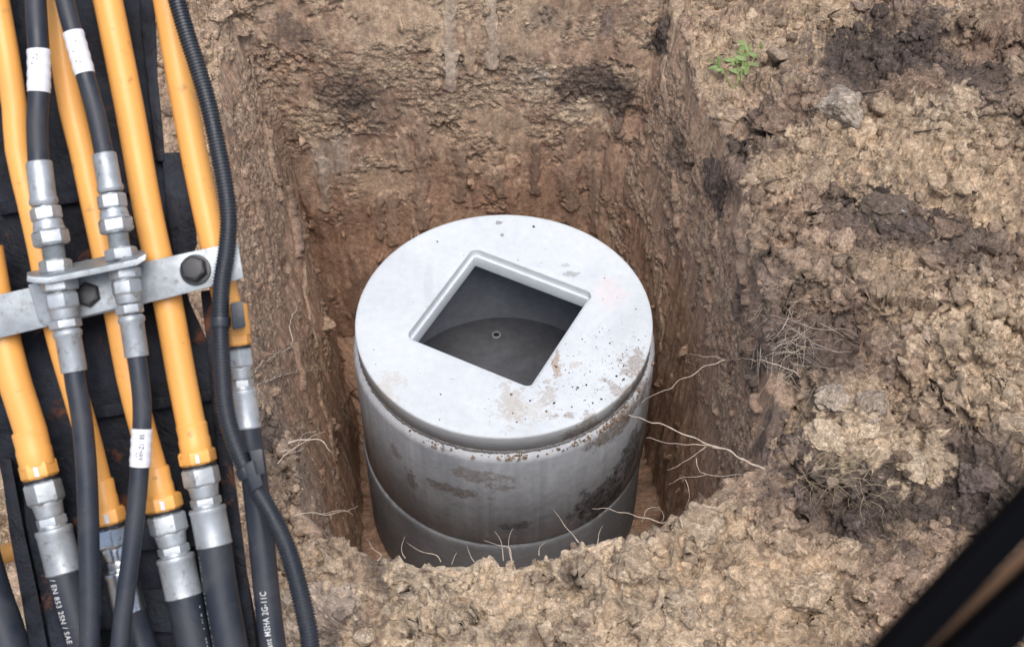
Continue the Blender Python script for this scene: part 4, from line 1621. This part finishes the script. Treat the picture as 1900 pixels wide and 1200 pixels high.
def arc_at(curve, py):
    """arc length where the hose passes photo row py"""
    dv_ = curve - CAM
    yy = 600 - FPX * (dv_ @ UP) / (dv_ @ FW)
    arc = np.concatenate([[0], np.cumsum(np.linalg.norm(np.diff(curve, axis=0), axis=1))])
    return float(np.interp(py, yy, arc))


k = K(WP)
h0, h4 = pipes[0], pipes[4]
wrap_text('/ EN 853 2SN / SAE 100 R2AT', h0['curve'], h0['rad'], arc_at(h0['curve'], 1066), 18.5 * k, -.48, h0['hose'], M['print'], False, .72)
wrap_text('stant MSHA 2G-11C', h4['curve'], h4['rad'], arc_at(h4['curve'], 1206), 16.5 * k, -.10, h4['hose'], M['print'], True, .74)
for d, ph in ((pipes[3], -.95), (pipes[2], 1.05)):      # worn dotted print lines
    mb = MB()
    c, rad = d['curve'], d['rad']
    arc = np.concatenate([[0], np.cumsum(np.linalg.norm(np.diff(c, axis=0), axis=1))])
    q = arc_at(c, 1025 if ph < 0 else 1125)
    while q < arc[-1] * .9:
        L = random.uniform(.001, .0035)
        if random.random() < .75:
            quad = []
            for qq, dp_ in ((q, -.02), (q + L, -.02), (q + L, .035), (q, .035)):
                cc = np.array([np.interp(qq, arc, c[:, j]) for j in range(3)])
                t = c[-1] - c[0]
                t /= np.linalg.norm(t)
                nrm = -FW - t * (-FW).dot(t)
                nrm /= np.linalg.norm(nrm)
                side = np.cross(nrm, t)
                side = side if side.dot(RT) > 0 else -side
                pp = ph + dp_ * random.uniform(.5, 1.5)
                quad.append(cc + rad * 1.012 * (math.cos(pp) * nrm + math.sin(pp) * side))
            mb.add(quad, [(0, 1, 2, 3)])
        q += L + random.uniform(.001, .003)
    mb.build('worn_print', M['print'], d['hose'])

# clamp bar with its bolts
mb = MB()
g = [(-140, 576), (0, 546), (150, 512), (300, 479), (441, 448), (452, 516), (300, 556), (150, 591), (0, 627), (-140, 660)]
WB = .068
mb.prism(outline(g, WB), outline(g, WB - .008))
bar = mb.build('clamp_bar', M['galv'], boom, 30, .0012)
for bx, by, r in ((168, 549, 25), (363, 501, 26)):
    mb = MB()
    c = B(bx, by, WB)
    n_ = -FW + UP * .12
    n_ /= np.linalg.norm(n_)
    kk = K(WB)
    mb.axis(c - n_ * .001, c + n_ * .003, [(0, r * 1.12 * kk), (1, r * 1.10 * kk)], 28)
    mb.axis(c + n_ * .003, c + n_ * .014, [(0, r * .96 * kk), (.85, r * .96 * kk), (1, r * .82 * kk)], 6, .2)
    mb.axis(c + n_ * .012, c + n_ * .0148, [(0, r * .74 * kk), (1, r * .70 * kk)], 24)
    mb.build('bolt', M['bolt'], bar, 30, .0008)
# bulkhead bracket: upright web on the bar and a shelf standing out of it
mb = MB()
g = [(52, 528), (255, 482), (262, 560), (120, 596), (92, 606), (72, 596)]
mb.prism(outline(g, WB + .007), outline(g, WB + .0005))
web = mb.build('bulkhead_bracket', M['galv'], boom, 30, .001)
mb = MB()
WF = .118
ft = [(50, 511), (62, 514), (90, 516), (180, 497), (255, 482), (268, 474), (271, 470)]
bt = [(50, 505), (64, 502), (92, 497), (180, 478), (250, 464), (262, 462), (268, 466)]
top_front = [B(x, y, WF) for x, y in ft]
top_back = [B(x, y, WB) for x, y in bt]
lower = lambda pts, h: [p - UP * h for p in pts]
loop_t = top_front + top_back[::-1]
mb.prism(loop_t, lower(loop_t, .0062))
mb.build('bulkhead_shelf', M['galv'], web, 30, .001)
WH = .094


def thin_hose(axis_pts, rh, fittings, hose_top, hose_bot, sleeves, tex=None):
    kk = K(WH)
    for part, pts in (('top', hose_top), ('bot', hose_bot)):
        c = catmull([B(x, y, WH) for x, y in pts], .01)
        mb = MB()
        mb.sweep(c, rh * kk, 26)
        hose = mb.build('pilot_hose', M['rubber'], boom, 60)
        for y0, y1, p in sleeves:
            if p != part:
                continue
            s0, s1 = arc_at(c, y0), arc_at(c, y1)
            arc = np.concatenate([[0], np.cumsum(np.linalg.norm(np.diff(c, axis=0), axis=1))])
            q = np.linspace(s0, s1, 14)
            cc = np.stack([np.interp(q, arc, c[:, j]) for j in range(3)], 1)
            mb = MB()
            mb.sweep(cc, rh * kk * 1.09 + .0004 * np.sin(np.arange(14) * 1.9), 28)
            sl_ = mb.build('white_sleeve', M['sleeve'], hose, 50)
            if part == 'bot':
                wrap_text('AVHZ1V85', c, rh * kk * 1.10, arc_at(c, 852), 12.5 * kk, .28, sl_, M['ink'], True, .75)
                for zz in (-.30, -.36):
                    wrap_text("'-.-'--..", c, rh * kk * 1.10, arc_at(c, 850), 7 * kk, zz + .15, sl_, M['ink'], True, .8, 'fine_print')
            else:
                mb = MB()
                for _ in range(4):
                    qq = random.uniform(s0 + .004, s1 - .004)
                    c_ = np.array([np.interp(qq, arc, c[:, j]) for j in range(3)])
                    o_ = c_ - FW * (rh * kk * 1.09 + .0006) * .985 + RT * random.uniform(-.35, .35) * rh * kk
                    mb.axis(o_, o_ - FW * .0006, [(0, .0007), (1, .0006)], 8)
                mb.build('ink_speck', M['ink'], sl_)
        for kind, (x0, y0), (x1, y1), r, p in fittings:
            if p != part:
                continue
            mb = MB()
            a, b = B(x0, y0, WH), B(x1, y1, WH)
            if kind == 'ferrule':
                mb.axis(a, b, [(0, r * kk * .93), (.04, r * kk), (.80, r * kk * 1.0), (.86, r * kk * 1.10), (.94, r * kk * 1.10), (1, r * kk * .95)], 14)
                mb.build('ferrule', M['zinc'], hose, 50)
            elif kind == 'ferrule_up':
                mb.axis(b, a, [(0, r * kk * .95), (.04, r * kk), (.80, r * kk * 1.0), (.86, r * kk * 1.12), (.94, r * kk * 1.12), (1, r * kk * .95)], 14)
                mb.build('ferrule', M['zinc'], hose, 50)
            elif kind == 'nut':
                nut(mb, a, b, r * kk * 1.04, random.uniform(.1, .5), .13)
                mb.build('hex_nut', M['zinc'], hose, 28, .0006)
            elif kind == 'cone':
                mb.axis(a, b, [(0, r * kk * .82), (.35, r * kk * .9), (.42, r * kk)], 24)
                nut(mb, a + (b - a) * .36, b, r * kk * 1.06, random.uniform(.1, .5), .14)
                mb.build('swivel_nut', M['zinc'], hose, 28, .0006)
            elif kind == 'thread':
                prof = [(i / 18, r * kk * (1.0 if i % 2 else .93)) for i in range(19)]
                mb.axis(a, b, prof, 24)
                mb.build('threaded_neck', M['galv'], hose, 50)


thin_hose(None, 19.5, [('ferrule', (72, 300), (82, 382), 24, 'top'), ('nut', (83, 384), (88, 410), 28, 'top'), ('cone', (88, 410), (97, 456), 32, 'top'), ('thread', (98, 456), (102, 484), 21, 'top'), ('nut', (102, 482), (105, 508), 29, 'top'),
                       ('nut', (109, 518), (112, 541), 34, 'bot'), ('cone', (121, 592), (113, 543), 30, 'bot'), ('nut', (120, 593), (123, 610), 29, 'bot'), ('ferrule_up', (124, 611), (138, 690), 24, 'bot')],
          [(60, -140), (66, 0), (72, 100), (72, 170), (69, 235), (72, 306)], [(136, 680), (142, 720), (151, 770), (159, 850), (163, 930), (165, 1010), (167, 1100), (166, 1200), (160, 1400)], [(93, 172, 'top')])
thin_hose(None, 17.5, [('ferrule', (193, 285), (206, 357), 22, 'top'), ('nut', (206, 360), (210, 388), 26, 'top'), ('cone', (210, 389), (218, 432), 30, 'top'), ('thread', (218, 432), (223, 464), 19.5, 'top'), ('nut', (223, 460), (227, 483), 29, 'top'),
                       ('nut', (230, 497), (233, 518), 29, 'bot'), ('cone', (239, 563), (233, 519), 27, 'bot'), ('nut', (239, 565), (242, 583), 25, 'bot'), ('ferrule_up', (243, 585), (254, 662), 22, 'bot')],
          [(92, -130), (120, 0), (137, 65), (158, 140), (178, 212), (194, 290)], [(252, 655), (259, 700), (264, 760), (261, 840), (254, 930), (244, 1020), (232, 1110), (222, 1200), (205, 1400)], [(60, 138, 'top'), (795, 865, 'bot')])

# corrugated conduit with its clips
WC = .082
cpts = [(290, -140), (328, 0), (346, 62), (368, 130), (386, 192), (401, 260), (415, 330), (424, 400), (421, 460), (411, 530), (409, 600), (412, 680), (419, 760), (436, 822), (466, 890), (501, 950), (530, 1010), (552, 1080), (568, 1150), (576, 1200), (590, 1420)]
cc = catmull([B(x, y, WC) for x, y in cpts], .0004)
arc = np.concatenate([[0], np.cumsum(np.linalg.norm(np.diff(cc, axis=0), axis=1))])
pitch = .0034
nrib = int(arc[-1] / pitch)
q = (np.arange(nrib)[:, None] * pitch + np.array([0, .30, .42, .88]) * pitch).ravel()
cq = np.stack([np.interp(q, arc, cc[:, j]) for j in range(3)], 1)
kk = K(WC)
rad = np.tile([1.0, 1.0, .87, .87], nrib) * (16.6 + 1.6 * sstep(200, 1100, np.interp(q, arc, np.linspace(-140, 1420, len(arc))))) * kk
mb = MB()
mb.sweep(cq, rad, 22)
cond = mb.build('corrugated_conduit', M['conduit'], boom, 35)


def band(name, y0, y1, r, mat=M['conduit'], parent=cond):
    mb = MB()
    s0, s1 = arc_at(cc, y0), arc_at(cc, y1)
    qq = np.linspace(s0, s1, 6)
    c_ = np.stack([np.interp(qq, arc, cc[:, j]) for j in range(3)], 1)
    mb.sweep(c_, np.array([.97, 1, 1, 1, 1, .97]) * r * kk, 26)
    return mb.build(name, mat, parent, 40)


band('cable_tie', 588, 606, 19)
band('cable_tie', 866, 884, 21)
mb = MB()
g = [(428, 562), (450, 558), (456, 606), (432, 612)]
mb.prism(outline(g, WC + .006), outline(g, WC - .03))
mb.build('clip_block', M['conduit'], cond, 30, .0012)
mb = MB()
for g in ([(452, 862), (474, 850), (488, 900), (468, 912)], [(462, 836), (486, 832), (492, 878), (474, 884)]):
    mb.prism(outline(g, WC + .014), outline(g, WC - .03))
mb.build('clip_block', M['conduit'], cond, 30, .0012)

# the fat hose and its yellow pipe end at the lower left corner
c = catmull([B(x, y, .03) for x, y in ((-60, 940), (-38, 1030), (-14, 1110), (16, 1200), (60, 1400))], .012)
mb = MB()
mb.sweep(c, 37 * K(.03), 30)
mb.build('hydraulic_hose', M['rubber'], boom, 60)
mb = MB()
mb.axis(B(-40, 1042, -.05), B(32, 1020, -.05), [(0, .011), (1, .011)], 24)
mb.build('yellow_pin', M['yellow'], boom, 40)

# ------------------------------------------------------------------ rail close to the camera
rail = empty('guard_rail', at(1840, 1120, .24))
tag(rail, 'black double rail with a brown strip crossing the lower right corner, out of focus', 'rail')


def rail_bar(p0, p1, w, depth, th, mat, name):
    mb = MB()
    a, b = np.array(p0, float), np.array(p1, float)
    t = (b - a) / np.linalg.norm(b - a)
    n_ = np.array([-t[1], t[0]])
    a, b = a - t * 500, b + t * 400
    q = [a + n_ * w, b + n_ * w, b - n_ * w, a - n_ * w]
    mb.prism([at(x, y, depth) for x, y in q], [at(x, y, depth) + FW * th for x, y in q])
    mb.build(name, mat, rail, 30, .0012)


rail_bar((1684, 1200), (1900, 968), 32, .24, .007, M['bar'], 'bar')
rail_bar((1790, 1240), (1900, 1138), 44, .24, .007, M['bar'], 'bar')
rail_bar((1742, 1200), (1900, 1042), 12, .25, .003, M['brown'], 'brown_strip')
